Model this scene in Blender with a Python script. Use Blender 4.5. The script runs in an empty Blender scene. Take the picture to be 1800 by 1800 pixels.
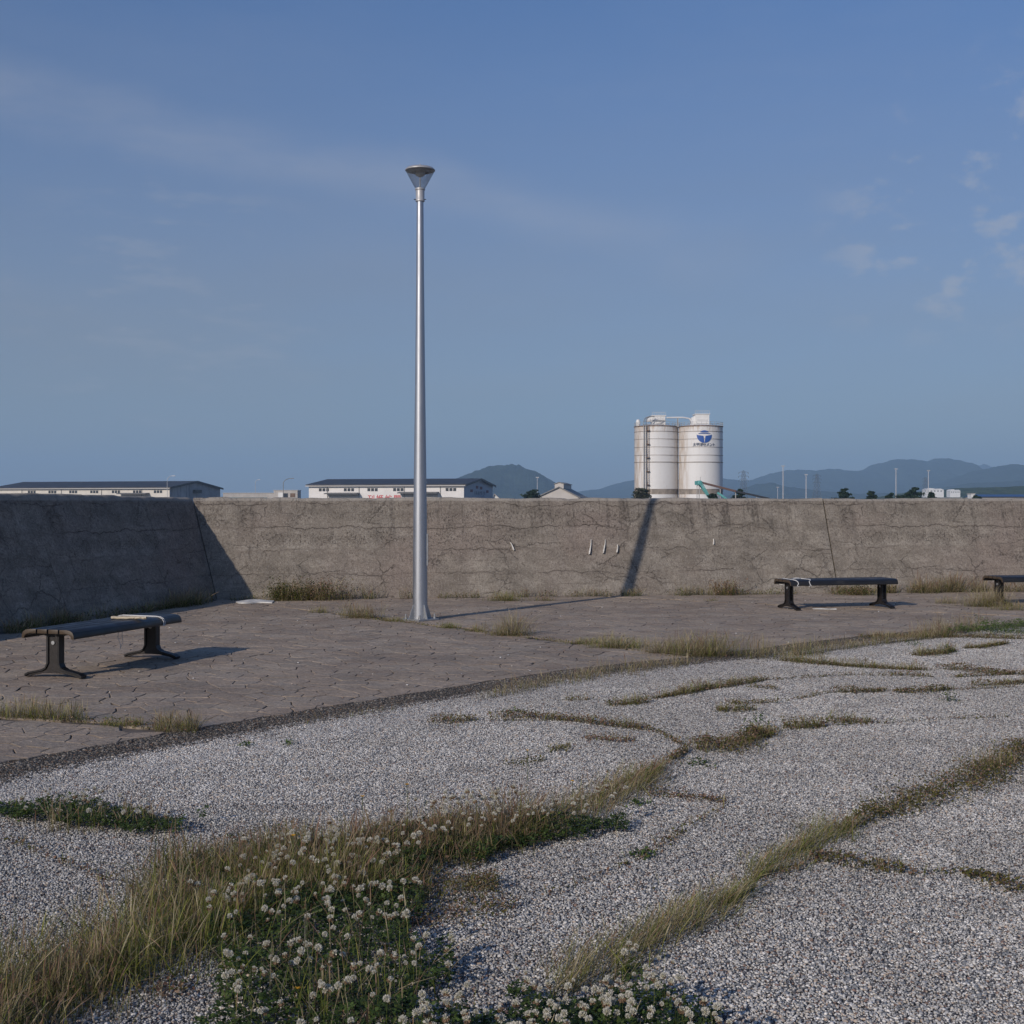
import bpy, bmesh, math, random
import numpy as np
from mathutils import Vector, Matrix, Quaternion

random.seed(7)
RNG = np.random.default_rng(11)
C = bpy.context.scene.collection
SC = bpy.context.scene
R = math.radians

# ------------------------------------------------------------------ camera
EYE, FPX, HOR = 1.5, 2250.0, 883.0          # eye height (m), focal length and horizon row in photo pixels
cam_d = bpy.data.cameras.new('camera')
cam = bpy.data.objects.new('camera', cam_d)
C.objects.link(cam)
cam.location = (0, 0, EYE)
cam.rotation_euler = (R(90), 0, 0)
cam_d.sensor_width = 36
cam_d.lens = 36 * FPX / 1800
cam_d.shift_y = -(900 - HOR) / 1800
cam_d.clip_start = 0.1
cam_d.clip_end = 40000
SC.camera = cam

# ------------------------------------------------------------------ sun, sky, exposure
SUN_EL = R(23.6)
SUN_AZ = math.atan2(-0.569, -0.822)          # where the sun stands, clockwise from +Y
w = bpy.data.worlds.new('World'); SC.world = w; w.use_nodes = True
wt = w.node_tree; wt.nodes.clear()
sun_d = bpy.data.lights.new('sun', 'SUN')
sun = bpy.data.objects.new('sun', sun_d); C.objects.link(sun)
sun_d.energy = 4.25; sun_d.angle = R(0.6); sun_d.color = (1.0, 0.885, 0.755)
sd = Vector((0.569 * math.cos(SUN_EL), 0.822 * math.cos(SUN_EL), -math.sin(SUN_EL)))
sun.rotation_euler = sd.to_track_quat('-Z', 'Y').to_euler()
sun.location = (-30, -40, 30)
SKY_STRENGTH = 0.138
SC.view_settings.view_transform = 'Standard'
SC.view_settings.look = 'None'
SC.view_settings.exposure = -0.40
SC.view_settings.gamma = 1
SC.cycles.use_denoising = True
SC.cycles.volume_bounces = 1
SC.cycles.max_bounces = 8
SC.cycles.transparent_max_bounces = 12

# ------------------------------------------------------------------ node helper
class NT:
    def __init__(s, tree): s.t = tree
    def n(s, typ, **kw):
        nd = s.t.nodes.new(typ)
        for k, v in kw.items(): setattr(nd, k, v)
        return nd
    def link(s, a, b): s.t.links.new(a, b)
    def put(s, sock, v):
        if hasattr(v, 'is_output'): s.t.links.new(v, sock)
        elif v is not None:
            if isinstance(v, (tuple, list)) and len(v) == 3 and len(sock.default_value) == 4: v = (*v, 1)
            sock.default_value = v
    def m(s, op, a, b=None, c=None, clamp=False):
        nd = s.n('ShaderNodeMath', operation=op, use_clamp=clamp)
        s.put(nd.inputs[0], a)
        if b is not None: s.put(nd.inputs[1], b)
        if c is not None: s.put(nd.inputs[2], c)
        return nd.outputs[0]
    def vm(s, op, a, b=None):
        nd = s.n('ShaderNodeVectorMath', operation=op)
        s.put(nd.inputs[0], a)
        if b is not None: s.put(nd.inputs[1], b)
        return nd.outputs['Value'] if op in ('DOT_PRODUCT', 'LENGTH') else nd.outputs[0]
    def noise(s, vec, scale, detail=3, rough=0.55, out='Fac'):
        nd = s.n('ShaderNodeTexNoise')
        s.put(nd.inputs['Vector'], vec); nd.inputs['Scale'].default_value = scale
        nd.inputs['Detail'].default_value = detail; nd.inputs['Roughness'].default_value = rough
        return nd.outputs[out]
    def vor(s, vec, scale, feature='F1', out='Distance', rnd=1.0):
        nd = s.n('ShaderNodeTexVoronoi', feature=feature)
        s.put(nd.inputs['Vector'], vec); nd.inputs['Scale'].default_value = scale
        nd.inputs['Randomness'].default_value = rnd
        return nd.outputs[out]
    def scale(s, vec, sc):
        nd = s.n('ShaderNodeMapping'); s.put(nd.inputs['Vector'], vec); nd.inputs['Scale'].default_value = sc
        return nd.outputs[0]
    def ss(s, v, lo, hi, a=0.0, b=1.0):
        nd = s.n('ShaderNodeMapRange', interpolation_type='SMOOTHSTEP')
        s.put(nd.inputs['Value'], v); nd.inputs['From Min'].default_value = lo; nd.inputs['From Max'].default_value = hi
        nd.inputs['To Min'].default_value = a; nd.inputs['To Max'].default_value = b
        return nd.outputs[0]
    def mix(s, f, a, b, blend='MIX'):
        nd = s.n('ShaderNodeMix', data_type='RGBA', blend_type=blend)
        s.put(nd.inputs[0], f); s.put(nd.inputs[6], a); s.put(nd.inputs[7], b)
        return nd.outputs[2]
    def ramp(s, v, pts):
        nd = s.n('ShaderNodeValToRGB'); s.put(nd.inputs[0], v)
        e = nd.color_ramp.elements
        while len(e) < len(pts): e.new(0.5)
        for k, (p, c) in enumerate(pts):
            e[k].position = p; e[k].color = (*c, 1)
        return nd.outputs[0]
    def sep(s, vec):
        nd = s.n('ShaderNodeSeparateXYZ'); s.put(nd.inputs[0], vec); return nd.outputs
    def comb(s, x, y, z):
        nd = s.n('ShaderNodeCombineXYZ')
        for i, v in enumerate((x, y, z)): s.put(nd.inputs[i], v)
        return nd.outputs[0]

def newmat(name):
    m = bpy.data.materials.new(name); m.use_nodes = True
    t = NT(m.node_tree)
    b = m.node_tree.nodes['Principled BSDF']
    return m, t, b

def simple(name, col, rough=0.6, metal=0.0, spec=0.5, var=0.15, scale=6.0, bump=0.0, bscale=40.0, streak=None):
    """plain colour with uneven tone, optional fine relief and vertical streaks"""
    m, t, b = newmat(name)
    tc = t.n('ShaderNodeTexCoord').outputs['Object']
    f = t.noise(tc, scale, 4)
    c = t.mix(t.ss(f, 0.3, 0.7), tuple(x * (1 - var) for x in col), tuple(min(1, x * (1 + var)) for x in col))
    if streak:
        sc = t.noise(t.scale(tc, streak[1]), 1.0, 3)
        c = t.mix(t.ss(sc, 0.52, 0.75, 0, streak[2]), c, streak[0])
    t.put(b.inputs['Base Color'], c)
    b.inputs['Roughness'].default_value = rough
    b.inputs['Metallic'].default_value = metal
    b.inputs['Specular IOR Level'].default_value = spec
    if bump:
        bp = t.n('ShaderNodeBump'); bp.inputs['Strength'].default_value = bump; bp.inputs['Distance'].default_value = 0.004
        t.put(bp.inputs['Height'], t.noise(tc, bscale, 3)); t.link(bp.outputs[0], b.inputs['Normal'])
    return m

def attrmat(name, rough=0.8, spec=0.25, transl=0.0, var=0.0):
    """colour from the mesh's own colour attribute (one colour per stone, blade or leaf)"""
    m, t, b = newmat(name)
    c = t.n('ShaderNodeVertexColor', layer_name='Col').outputs[0]
    t.put(b.inputs['Base Color'], c)
    b.inputs['Roughness'].default_value = rough
    b.inputs['Specular IOR Level'].default_value = spec
    if transl:
        tr = t.n('ShaderNodeBsdfTranslucent'); t.link(c, tr.inputs[0])
        mx = t.n('ShaderNodeMixShader'); mx.inputs[0].default_value = transl
        t.link(b.outputs[0], mx.inputs[1]); t.link(tr.outputs[0], mx.inputs[2])
        t.link(mx.outputs[0], m.node_tree.nodes['Material Output'].inputs['Surface'])
    return m

# ------------------------------------------------------------------ sky with thin cloud
def pix_dir(x, y):
    return Vector(((x - 900) / FPX, 1.0, (HOR - y) / FPX)).normalized()

T = NT(wt)
sky = T.n('ShaderNodeTexSky', sky_type='NISHITA')
sky.sun_disc = False
sky.sun_elevation = SUN_EL
sky.sun_rotation = SUN_AZ % (2 * math.pi)
sky.altitude = 0; sky.air_density = 0.9; sky.dust_density = 0.8; sky.ozone_density = 8.0
dirv = T.n('ShaderNodeTexCoord').outputs['Generated']
# long thin streak of high cloud on one great circle
a_, b_ = pix_dir(0, 165), pix_dir(1000, 385)
nrm = a_.cross(b_).normalized()
mid = pix_dir(430, 270)
wob = T.m('MULTIPLY_ADD', T.noise(dirv, 7, 4), 0.06, -0.03)
dist = T.m('ABSOLUTE', T.m('ADD', T.vm('DOT_PRODUCT', dirv, tuple(nrm)), wob))
near = T.vm('DOT_PRODUCT', dirv, tuple(mid))
streak = T.m('MULTIPLY', T.ss(dist, 0.0, 0.034, 1, 0), T.ss(near, 0.90, 0.985))
fib = T.noise(T.scale(dirv, (5, 5, 18)), 2.2, 5, 0.6)
streak = T.m('MULTIPLY', streak, T.ss(fib, 0.25, 0.7, 0.35, 1.0))
# broad veil
veil = T.m('MULTIPLY', T.ss(T.noise(T.scale(dirv, (2.5, 2.5, 9)), 1.6, 5, 0.6), 0.42, 0.75), 0.55)
# small torn puffs low in the sky
puf = T.noise(T.scale(dirv, (1, 1, 1.7)), 24, 6, 0.55)
low = T.sep(dirv)[2]
pm = T.m('MULTIPLY', T.ss(T.vm('DOT_PRODUCT', dirv, tuple(pix_dir(1775, 420))), 0.9885, 0.998), T.ss(low, 0.1, 0.16))
puffs = T.m('MULTIPLY', T.ss(puf, 0.5, 0.66), pm)
p2 = T.m('MULTIPLY', T.ss(T.noise(T.scale(dirv, (1, 1, 4)), 16, 5, 0.6), 0.5, 0.68), T.ss(T.vm('DOT_PRODUCT', dirv, tuple(pix_dir(300, 545))), 0.990, 0.999))
fac = T.m('ADD', T.m('MULTIPLY', streak, 0.22), T.m('MULTIPLY', veil, 0.08))
fac = T.m('ADD', fac, T.m('MULTIPLY', puffs, 0.44))
fac = T.m('ADD', fac, T.m('MULTIPLY', p2, 0.15), clamp=True)
haze_veil = T.m('MULTIPLY', T.ss(low, 0.46, 0.10, 0, 0.52), T.m('MULTIPLY_ADD', T.noise(T.scale(dirv, (1, 1, 4)), 2.0, 4), 0.7, 0.65))
col = T.mix(haze_veil, sky.outputs[0], (2.45, 2.2, 1.82))
col = T.mix(fac, col, (4.1, 4.2, 4.6))
bg = T.n('ShaderNodeBackground'); bg.inputs['Strength'].default_value = SKY_STRENGTH
T.link(col, bg.inputs['Color'])
T.link(bg.outputs[0], T.n('ShaderNodeOutputWorld').inputs['Surface'])

# ------------------------------------------------------------------ object helpers
def P(x, y, z=0.0):
    """photo pixel of a point that stands at height z above the plaza"""
    d = FPX * (EYE - z) / (y - HOR)
    return ((x - 900) * d / FPX, d, z)
def PD(x, y, d):
    return ((x - 900) * d / FPX, d, EYE + (HOR - y) * d / FPX)

def tag(o, label=None, cat=None, group=None, kind=None):
    if label: o['label'] = label
    if cat: o['category'] = cat
    if group: o['group'] = group
    if kind: o['kind'] = kind
    return o

def link(name, me, mat=None, parent=None, smooth=False):
    o = bpy.data.objects.new(name, me); C.objects.link(o)
    if mat is not None and not me.materials: me.materials.append(mat)
    if parent is not None: o.parent = parent
    if smooth:
        me.polygons.foreach_set('use_smooth', [True] * len(me.polygons))
    return o

def empty(name, loc=(0, 0, 0), rz=0.0):
    o = bpy.data.objects.new(name, None); C.objects.link(o)
    o.location = loc; o.rotation_euler = (0, 0, rz); o.empty_display_size = 0.2
    return o

class MB:
    """collects simple shapes into one mesh"""
    def __init__(s): s.v = []; s.f = []
    def add(s, vs, fs):
        k = len(s.v); s.v += [tuple(p) for p in vs]; s.f += [tuple(i + k for i in f) for f in fs]; return s
    def box(s, x0, x1, y0, y1, z0, z1):
        return s.add([(x0, y0, z0), (x1, y0, z0), (x1, y1, z0), (x0, y1, z0), (x0, y0, z1), (x1, y0, z1), (x1, y1, z1), (x0, y1, z1)],
                     [(0, 3, 2, 1), (4, 5, 6, 7), (0, 1, 5, 4), (1, 2, 6, 5), (2, 3, 7, 6), (3, 0, 4, 7)])
    def bar(s, a, b, w, h=None, n=4):
        """bar or tube from a to b"""
        a, b = Vector(a), Vector(b); d = (b - a).normalized()
        u = d.cross(Vector((0, 0, 1)))
        if u.length < 1e-3: u = Vector((1, 0, 0))
        u.normalize(); q = u.cross(d).normalized(); h = h or w
        vs = []; off = math.pi / 4 if n == 4 else 0; k = math.sqrt(2) if n == 4 else 1
        for p in (a, b):
            for i in range(n):
                t = off + 2 * math.pi * i / n
                vs.append(p + u * (w / 2 * k * math.cos(t)) + q * (h / 2 * k * math.sin(t)))
        fs = [(i, (i + 1) % n, n + (i + 1) % n, n + i) for i in range(n)]
        fs += [tuple(range(n))[::-1], tuple(range(n, 2 * n))]
        return s.add(vs, fs)
    def lathe(s, prof, n=32, cx=0, cy=0, cap=True):
        vs = []; fs = []
        for (r, z) in prof:
            for i in range(n):
                t = 2 * math.pi * i / n; vs.append((cx + r * math.cos(t), cy + r * math.sin(t), z))
        for k in range(len(prof) - 1):
            for i in range(n):
                j = (i + 1) % n; fs.append((k * n + i, k * n + j, (k + 1) * n + j, (k + 1) * n + i))
        if cap:
            fs.append(tuple(range(n))[::-1]); fs.append(tuple(range((len(prof) - 1) * n, len(prof) * n)))
        return s.add(vs, fs)
    def prism(s, poly, axis, a, b):
        """polygon (p, q) extruded along axis from a to b; axis 0 -> (p,q)=(y,z), 1 -> (x,z), 2 -> (x,y)"""
        def mk(p, t): return {0: (t, p[0], p[1]), 1: (p[0], t, p[1]), 2: (p[0], p[1], t)}[axis]
        n = len(poly)
        vs = [mk(p, a) for p in poly] + [mk(p, b) for p in poly]
        fs = [(i, (i + 1) % n, n + (i + 1) % n, n + i) for i in range(n)] + [tuple(range(n))[::-1], tuple(range(n, 2 * n))]
        return s.add(vs, fs)
    def tube(s, pts, r, n=6):
        pts = [Vector(p) for p in pts]; vs = []; fs = []
        for i, p in enumerate(pts):
            d = (pts[min(i + 1, len(pts) - 1)] - pts[max(i - 1, 0)]).normalized()
            u = d.cross(Vector((0.13, 0.21, 1))).normalized(); q = u.cross(d)
            rr = r[i] if isinstance(r, (list, tuple)) else r
            for k in range(n):
                t = 2 * math.pi * k / n; vs.append(p + u * rr * math.cos(t) + q * rr * math.sin(t))
        for i in range(len(pts) - 1):
            for k in range(n):
                j = (k + 1) % n; fs.append((i * n + k, i * n + j, (i + 1) * n + j, (i + 1) * n + k))
        fs.append(tuple(range(n))[::-1]); fs.append(tuple(range((len(pts) - 1) * n, len(pts) * n)))
        return s.add(vs, fs)
    def mesh(s, name, recalc=True, bevel=0.0):
        me = bpy.data.meshes.new(name); me.from_pydata(s.v, [], s.f)
        bm = bmesh.new(); bm.from_mesh(me)
        if bevel:
            bmesh.ops.remove_doubles(bm, verts=bm.verts, dist=1e-5)
            es = [e for e in bm.edges if len(e.link_faces) == 2 and e.calc_face_angle(0) > 0.6]
            bmesh.ops.bevel(bm, geom=es, offset=bevel, segments=2, profile=0.6, affect='EDGES', clamp_overlap=True)
        if recalc: bmesh.ops.recalc_face_normals(bm, faces=bm.faces)
        bm.to_mesh(me); bm.free(); me.update()
        return me
    def build(s, name, mat, parent=None, smooth=False, bevel=0.0):
        o = link(name, s.mesh(name, bevel=bevel), mat, parent, smooth)
        if smooth: o.data.set_sharp_from_angle(angle=R(35))
        return o

def npmesh(name, verts, faces, cols=None):
    """mesh from numpy arrays; faces: list of (k x m) index arrays; cols: per-vertex rgb"""
    me = bpy.data.meshes.new(name)
    verts = np.asarray(verts, np.float32)
    me.vertices.add(len(verts)); me.vertices.foreach_set('co', verts.ravel())
    fl = [np.asarray(f, np.int32) for f in faces if len(f)]
    tot = np.concatenate([np.full(len(f), f.shape[1], np.int32) for f in fl])
    idx = np.concatenate([f.ravel() for f in fl])
    st = np.concatenate([[0], np.cumsum(tot)[:-1]]).astype(np.int32)
    me.loops.add(len(idx)); me.loops.foreach_set('vertex_index', idx)
    me.polygons.add(len(tot)); me.polygons.foreach_set('loop_start', st); me.polygons.foreach_set('loop_total', tot)
    if cols is not None:
        a = me.attributes.new('Col', 'FLOAT_COLOR', 'POINT')
        c = np.ones((len(verts), 4), np.float32); c[:, :3] = cols
        a.data.foreach_set('color', c.ravel())
    me.update(calc_edges=True); me.validate()
    return me

def vnoise(x, y, seed=0):
    """smooth 2-D value noise, vectorised, 0..1"""
    x = np.asarray(x, float); y = np.asarray(y, float)
    xi = np.floor(x).astype(np.int64); yi = np.floor(y).astype(np.int64)
    xf = x - xi; yf = y - yi
    xf = xf * xf * (3 - 2 * xf); yf = yf * yf * (3 - 2 * yf)
    def h(a, b):
        n = (a * 374761393 + b * 668265263 + seed * 144269504) & 0xffffffff
        n = ((n ^ (n >> 13)) * 1274126177) & 0xffffffff
        return ((n ^ (n >> 16)) & 0xffff) / 65535.0
    return (h(xi, yi) * (1 - xf) + h(xi + 1, yi) * xf) * (1 - yf) + (h(xi, yi + 1) * (1 - xf) + h(xi + 1, yi + 1) * xf) * yf
def fbm(x, y, seed=0, octv=4, gain=0.5):
    s = 0; a = 1; t = 0
    for k in range(octv):
        s = s + a * vnoise(x * 2 ** k, y * 2 ** k, seed + k); t += a; a *= gain
    return s / t

# ------------------------------------------------------------------ ground surfaces
m_land = simple('land', (0.16, 0.155, 0.14), 0.9, var=0.3, scale=0.02)
MB().add([(-8900, -1400, -0.06), (8900, -1400, -0.06), (8900, 11700, -0.06), (-8900, 11700, -0.06)], [(0, 1, 2, 3)]).build('ground', m_land)
bpy.data.objects['ground']['kind'] = 'structure'

# edge between the stone paving and the washed gravel (photo pixels on the ground, left to right)
EDGE_PX = [(-420, 1440), (-200, 1385), (0, 1341), (150, 1314), (300, 1288), (450, 1262), (600, 1238), (800, 1206), (1000, 1176),
           (1130, 1162), (1260, 1150), (1400, 1130), (1520, 1117), (1650, 1105), (1800, 1094), (2000, 1081), (2400, 1060)]
EDGE = [P(*p)[:2] for p in EDGE_PX]
EX = np.array([p[0] for p in EDGE]); EY = np.array([p[1] for p in EDGE])
def edge_y(x): return np.interp(x, EX, EY)
def edge_frame(x):
    d = 0.25
    a = np.array([x - d, float(edge_y(x - d))]); b = np.array([x + d, float(edge_y(x + d))])
    t = (b - a) / np.linalg.norm(b - a)
    return np.array([x, float(edge_y(x))]), t, np.array([-t[1], t[0]])     # point, tangent, normal into the paving

# base of the sea wall: corner and lines (from the photo)
WC_B = np.array([-4.489, 19.61]); WL_B = np.array(P(0, 1100)[:2]); WR_B = np.array(P(1700, 1037)[:2]); WM_B = np.array(P(1100, 1047.5)[:2])
dL = np.array([-math.sin(R(15.3)), -math.cos(R(15.3))])             # from the corner towards the camera side, along the left wall
dF = (WR_B - np.array(P(455, 1051)[:2])); dF /= np.linalg.norm(dF)   # along the far wall, to the right
def wall_y(x):
    yl = WC_B[1] + (x - WC_B[0]) * dL[1] / dL[0]
    yf = WC_B[1] + (x - WC_B[0]) * dF[1] / dF[0]
    return np.where(np.asarray(x) < WC_B[0], yl, yf)

def poly_sheet(name, pts, z, mat, kind='structure', parent=None):
    me = MB().add([(p[0], p[1], z) for p in pts], [tuple(range(len(pts)))]).mesh(name)
    o = link(name, me, mat, parent); tag(o, kind=kind); return o

# bed under the stones and under the gravel
m, t, b = newmat('mortar_bed'); M_BED = m
tc = t.n('ShaderNodeTexCoord').outputs['Object']
t.put(b.inputs['Base Color'], t.ramp(t.noise(tc, 9, 5), [(0.3, (0.085, 0.07, 0.06)), (0.7, (0.15, 0.125, 0.11))]))
b.inputs['Roughness'].default_value = 0.95
pav_pts = [(x, y) for x, y in EDGE if -7.5 < x] + [(14, 23.5), (-4.4, 20.0), (-12, 4.0)]
pav_pts = [(-12, 4.0)] + [(x, y) for x, y in EDGE] + [(EDGE[-1][0] + 1.0, 24.5), (-4.4, 20.6), (-16.0, 0.0)]
paving = poly_sheet('paving', pav_pts, -0.014, M_BED)

m, t, b = newmat('gravel_bed'); M_GBED = m
tc = t.n('ShaderNodeTexCoord').outputs['Object']
cc = t.vor(tc, 95, out='Color'); cs = t.sep(cc)[0]
c = t.ramp(cs, [(0.0, (0.07, 0.065, 0.06)), (0.35, (0.2, 0.19, 0.18)), (0.6, (0.34, 0.32, 0.3)), (0.85, (0.5, 0.48, 0.46)), (1.0, (0.3, 0.22, 0.15))])
t.put(b.inputs['Base Color'], c); b.inputs['Roughness'].default_value = 0.9
bp = t.n('ShaderNodeBump'); bp.inputs['Strength'].default_value = 0.8; bp.inputs['Distance'].default_value = 0.004
t.put(bp.inputs['Height'], t.m('SUBTRACT', 1, t.vor(tc, 95))); t.link(bp.outputs[0], b.inputs['Normal'])
grav_pts = [(-16, -6)] + [(-16, 0)] + [(x, y + 0.02) for x, y in EDGE] + [(24, EDGE[-1][1] + 4), (24, -6)]
gravel_ground = poly_sheet('gravel_ground', grav_pts, -0.012, M_GBED)

# ------------------------------------------------------------------ washed gravel: real stones, laid as many small patches
M_STONE = attrmat('pebble', 0.7, 0.35)
ICO_V = []; ICO_F = []
bm = bmesh.new(); bmesh.ops.create_icosphere(bm, subdivisions=1, radius=1.0)
bm.verts.ensure_lookup_table()
ICO_V = np.array([v.co[:] for v in bm.verts]); ICO_F = np.array([[v.index for v in f.verts] for f in bm.faces]); bm.free()

def stone_patch(name, size, pitch, palette, weights, rmin, rmax, seed, zlo=-0.004, zhi=0.001, tone=1.0):
    g = np.random.default_rng(seed)
    k = int(size / pitch)
    gx, gy = np.meshgrid((np.arange(k) + 0.5) * size / k - size / 2, (np.arange(k) + 0.5) * size / k - size / 2)
    px = gx.ravel() + g.uniform(-.55, .55, k * k) * pitch; py = gy.ravel() + g.uniform(-.55, .55, k * k) * pitch
    n = len(px)
    rad = g.uniform(rmin, rmax, n) * np.where(g.random(n) < .15, 1.55, 1.0)
    sx = rad * g.uniform(.8, 1.35, n); sy = rad * g.uniform(.7, 1.1, n); sz = rad * g.uniform(.5, .85, n)
    ang = g.uniform(0, 6.283, n); tilt = g.uniform(-.35, .35, n)
    V = ICO_V[None] * np.stack([sx, sy, sz], 1)[:, None, :] * g.uniform(.78, 1.15, (n, len(ICO_V), 1))
    ct, st = np.cos(tilt)[:, None], np.sin(tilt)[:, None]
    x, z = V[..., 0] * ct - V[..., 2] * st, V[..., 0] * st + V[..., 2] * ct
    ca, sa = np.cos(ang)[:, None], np.sin(ang)[:, None]
    X = x * ca - V[..., 1] * sa + px[:, None]; Y = x * sa + V[..., 1] * ca + py[:, None]
    Z = z + g.uniform(zlo, zhi, n)[:, None]
    vs = np.stack([X, Y, Z], -1).reshape(-1, 3)
    fs = (ICO_F[None] + (np.arange(n) * len(ICO_V))[:, None, None]).reshape(-1, 3)
    pal = np.array(palette)[g.choice(len(palette), n, p=np.array(weights) / sum(weights))]
    pal = pal * g.uniform(.75, 1.25, (n, 1)) * np.array([1.02, 1.0, .965]) * tone
    cols = np.repeat(pal, len(ICO_V), 0)
    me = npmesh(name, vs, [fs], cols)
    me.materials.append(M_STONE)
    return bpy.data.objects.new(name, me)

PAL = [(0.70, 0.69, 0.68), (0.53, 0.525, 0.52), (0.37, 0.375, 0.39), (0.20, 0.215, 0.24), (0.085, 0.088, 0.105), (0.46, 0.38, 0.32), (0.24, 0.165, 0.14), (0.54, 0.50, 0.45)]
WEI = [19, 25, 20, 13, 8, 7, 4, 8]
DPAL = [(0.045, 0.042, 0.04), (0.085, 0.08, 0.075), (0.14, 0.13, 0.12), (0.22, 0.19, 0.16), (0.16, 0.11, 0.08), (0.30, 0.28, 0.26)]
DWEI = [26, 28, 20, 10, 9, 5]
def patch_collection(cname, **kw):
    col = bpy.data.collections.new(cname)
    for k in range(8): col.objects.link(stone_patch(cname + '_%d' % k, seed=100 + k, tone=0.72 + 0.03 * k, **kw))
    return col
COL_G = patch_collection('gravel_patches', size=0.25, pitch=0.0082, palette=PAL, weights=WEI, rmin=0.0031, rmax=0.0056)
COL_E = patch_collection('gravel_edge_patches', size=0.125, pitch=0.0082, palette=PAL, weights=WEI, rmin=0.0031, rmax=0.0056)
COL_D = patch_collection('dark_patches', size=0.125, pitch=0.0125, palette=DPAL, weights=DWEI, rmin=0.005, rmax=0.0095)

def scatter(name, pts, rots, coll, mat):
    me = bpy.data.meshes.new(name); me.from_pydata([tuple(p) for p in pts], [], [])
    a = me.attributes.new('rz', 'FLOAT', 'POINT'); a.data.foreach_set('value', np.asarray(rots, np.float32))
    a = me.attributes.new('pick', 'INT', 'POINT'); q_ = np.array(pts)
    a.data.foreach_set('value', np.clip((fbm(q_[:, 0] * .9, q_[:, 1] * .9, 12, 4) - .5) * 15 + 3.5 + RNG.normal(0, 1.6, len(pts)), 0, 7).astype(np.int32))
    me.materials.append(mat)
    o = bpy.data.objects.new(name, me); C.objects.link(o)
    g = bpy.data.node_groups.new(name + '_nodes', 'GeometryNodeTree')
    g.interface.new_socket('Geometry', in_out='INPUT', socket_type='NodeSocketGeometry')
    g.interface.new_socket('Geometry', in_out='OUTPUT', socket_type='NodeSocketGeometry')
    gi = g.nodes.new('NodeGroupInput'); go = g.nodes.new('NodeGroupOutput')
    ci = g.nodes.new('GeometryNodeCollectionInfo'); ci.inputs['Collection'].default_value = coll
    ci.inputs['Separate Children'].default_value = True; ci.inputs['Reset Children'].default_value = True
    ip = g.nodes.new('GeometryNodeInstanceOnPoints'); ip.inputs['Pick Instance'].default_value = True
    na = g.nodes.new('GeometryNodeInputNamedAttribute'); na.data_type = 'FLOAT'; na.inputs['Name'].default_value = 'rz'
    nb = g.nodes.new('GeometryNodeInputNamedAttribute'); nb.data_type = 'INT'; nb.inputs['Name'].default_value = 'pick'
    cx = g.nodes.new('ShaderNodeCombineXYZ')
    L = g.links.new
    L(gi.outputs[0], ip.inputs['Points']); L(ci.outputs[0], ip.inputs['Instance'])
    L(nb.outputs['Attribute'], ip.inputs['Instance Index'])
    L(na.outputs['Attribute'], cx.inputs[2]); L(cx.outputs[0], ip.inputs['Rotation'])
    L(ip.outputs[0], go.inputs[0])
    md = o.modifiers.new('stones', 'NODES'); md.node_group = g
    return o

BORDER_W = 0.34
pts = []
for x in np.arange(-7.0, 11.0, 0.25):
    for y in np.arange(1.25, 16, 0.25):
        e = float(edge_y(x)); sl = (float(edge_y(x + .1)) - float(edge_y(x - .1))) / .2
        if y < e - (BORDER_W + 0.30) * math.sqrt(1 + sl * sl) and abs(x) < 0.50 * y + 1.2:
            pts.append((x, y, -0.004))
gpts = []
x = -6.5
while x < 9.5:
    p, tt, nn = edge_frame(x)
    for j in range(6):
        q = p - nn * (BORDER_W + 0.05 + j * 0.105) + tt * RNG.uniform(-.02, .02)
        gpts.append((q[0], q[1], -0.005))
    x += 0.105 * tt[0]
go_ = scatter('washed_gravel_edge', gpts, RNG.uniform(0, 6.28, len(gpts)), COL_E, M_STONE)
tag(go_, 'pale washed gravel lapping against the dark pebble border', 'gravel', kind='stuff')
go_ = scatter('washed_gravel', pts, RNG.integers(0, 4, len(pts)) * math.pi / 2, COL_G, M_STONE)
tag(go_, 'pale grey washed gravel surface of small embedded pebbles', 'gravel', kind='stuff')
pts = []
x = -6.5
while x < 9.0:
    p, tt, nn = edge_frame(x)
    k = int(BORDER_W / 0.09)
    for j in range(k + 1):
        q = p - nn * (0.055 + j * (BORDER_W - 0.02) / k) + tt * RNG.uniform(-.02, .02)
        pts.append((q[0], q[1], -0.006))
    x += 0.09 * tt[0]
go_ = scatter('dark_gravel_border', pts, RNG.uniform(0, 6.28, len(pts)), COL_D, M_STONE)
tag(go_, 'dark pebble border strip along the edge of the stone paving', 'gravel', kind='stuff')

# ------------------------------------------------------------------ stone paving: every stone is a piece
m, t, b = newmat('paving_stone'); M_PAVE = m
tc = t.n('ShaderNodeNewGeometry').outputs['Position']
base = t.n('ShaderNodeVertexColor', layer_name='Col').outputs[0]
v1 = t.noise(tc, 1.1, 5, 0.6); v2 = t.noise(tc, 28, 4, 0.65); v3 = t.noise(t.scale(tc, (0.35, 1.0, 1)), 5, 5, .65)
c = t.mix(t.ss(v1, 0.38, 0.66, 0, 0.8), base, t.mix(1.0, base, (0.72, 0.70, 0.70), 'MULTIPLY'))
c = t.mix(t.ss(v3, 0.5, 0.75, 0, 0.35), c, (0.33, 0.29, 0.255))
c = t.mix(t.ss(v2, 0.40, 0.62, 0, 0.6), c, t.mix(1.0, c, (0.60, 0.58, 0.56), 'MULTIPLY'))
spk = t.noise(tc, 170, 2, 0.5)
c = t.mix(t.ss(spk, 0.66, 0.74, 0, 0.5), c, (0.36, 0.33, 0.30))
t.put(b.inputs['Base Color'], c); b.inputs['Roughness'].default_value = 0.85; b.inputs['Specular IOR Level'].default_value = 0.25
bp = t.n('ShaderNodeBump'); bp.inputs['Strength'].default_value = 0.8; bp.inputs['Distance'].default_value = 0.014
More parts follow.
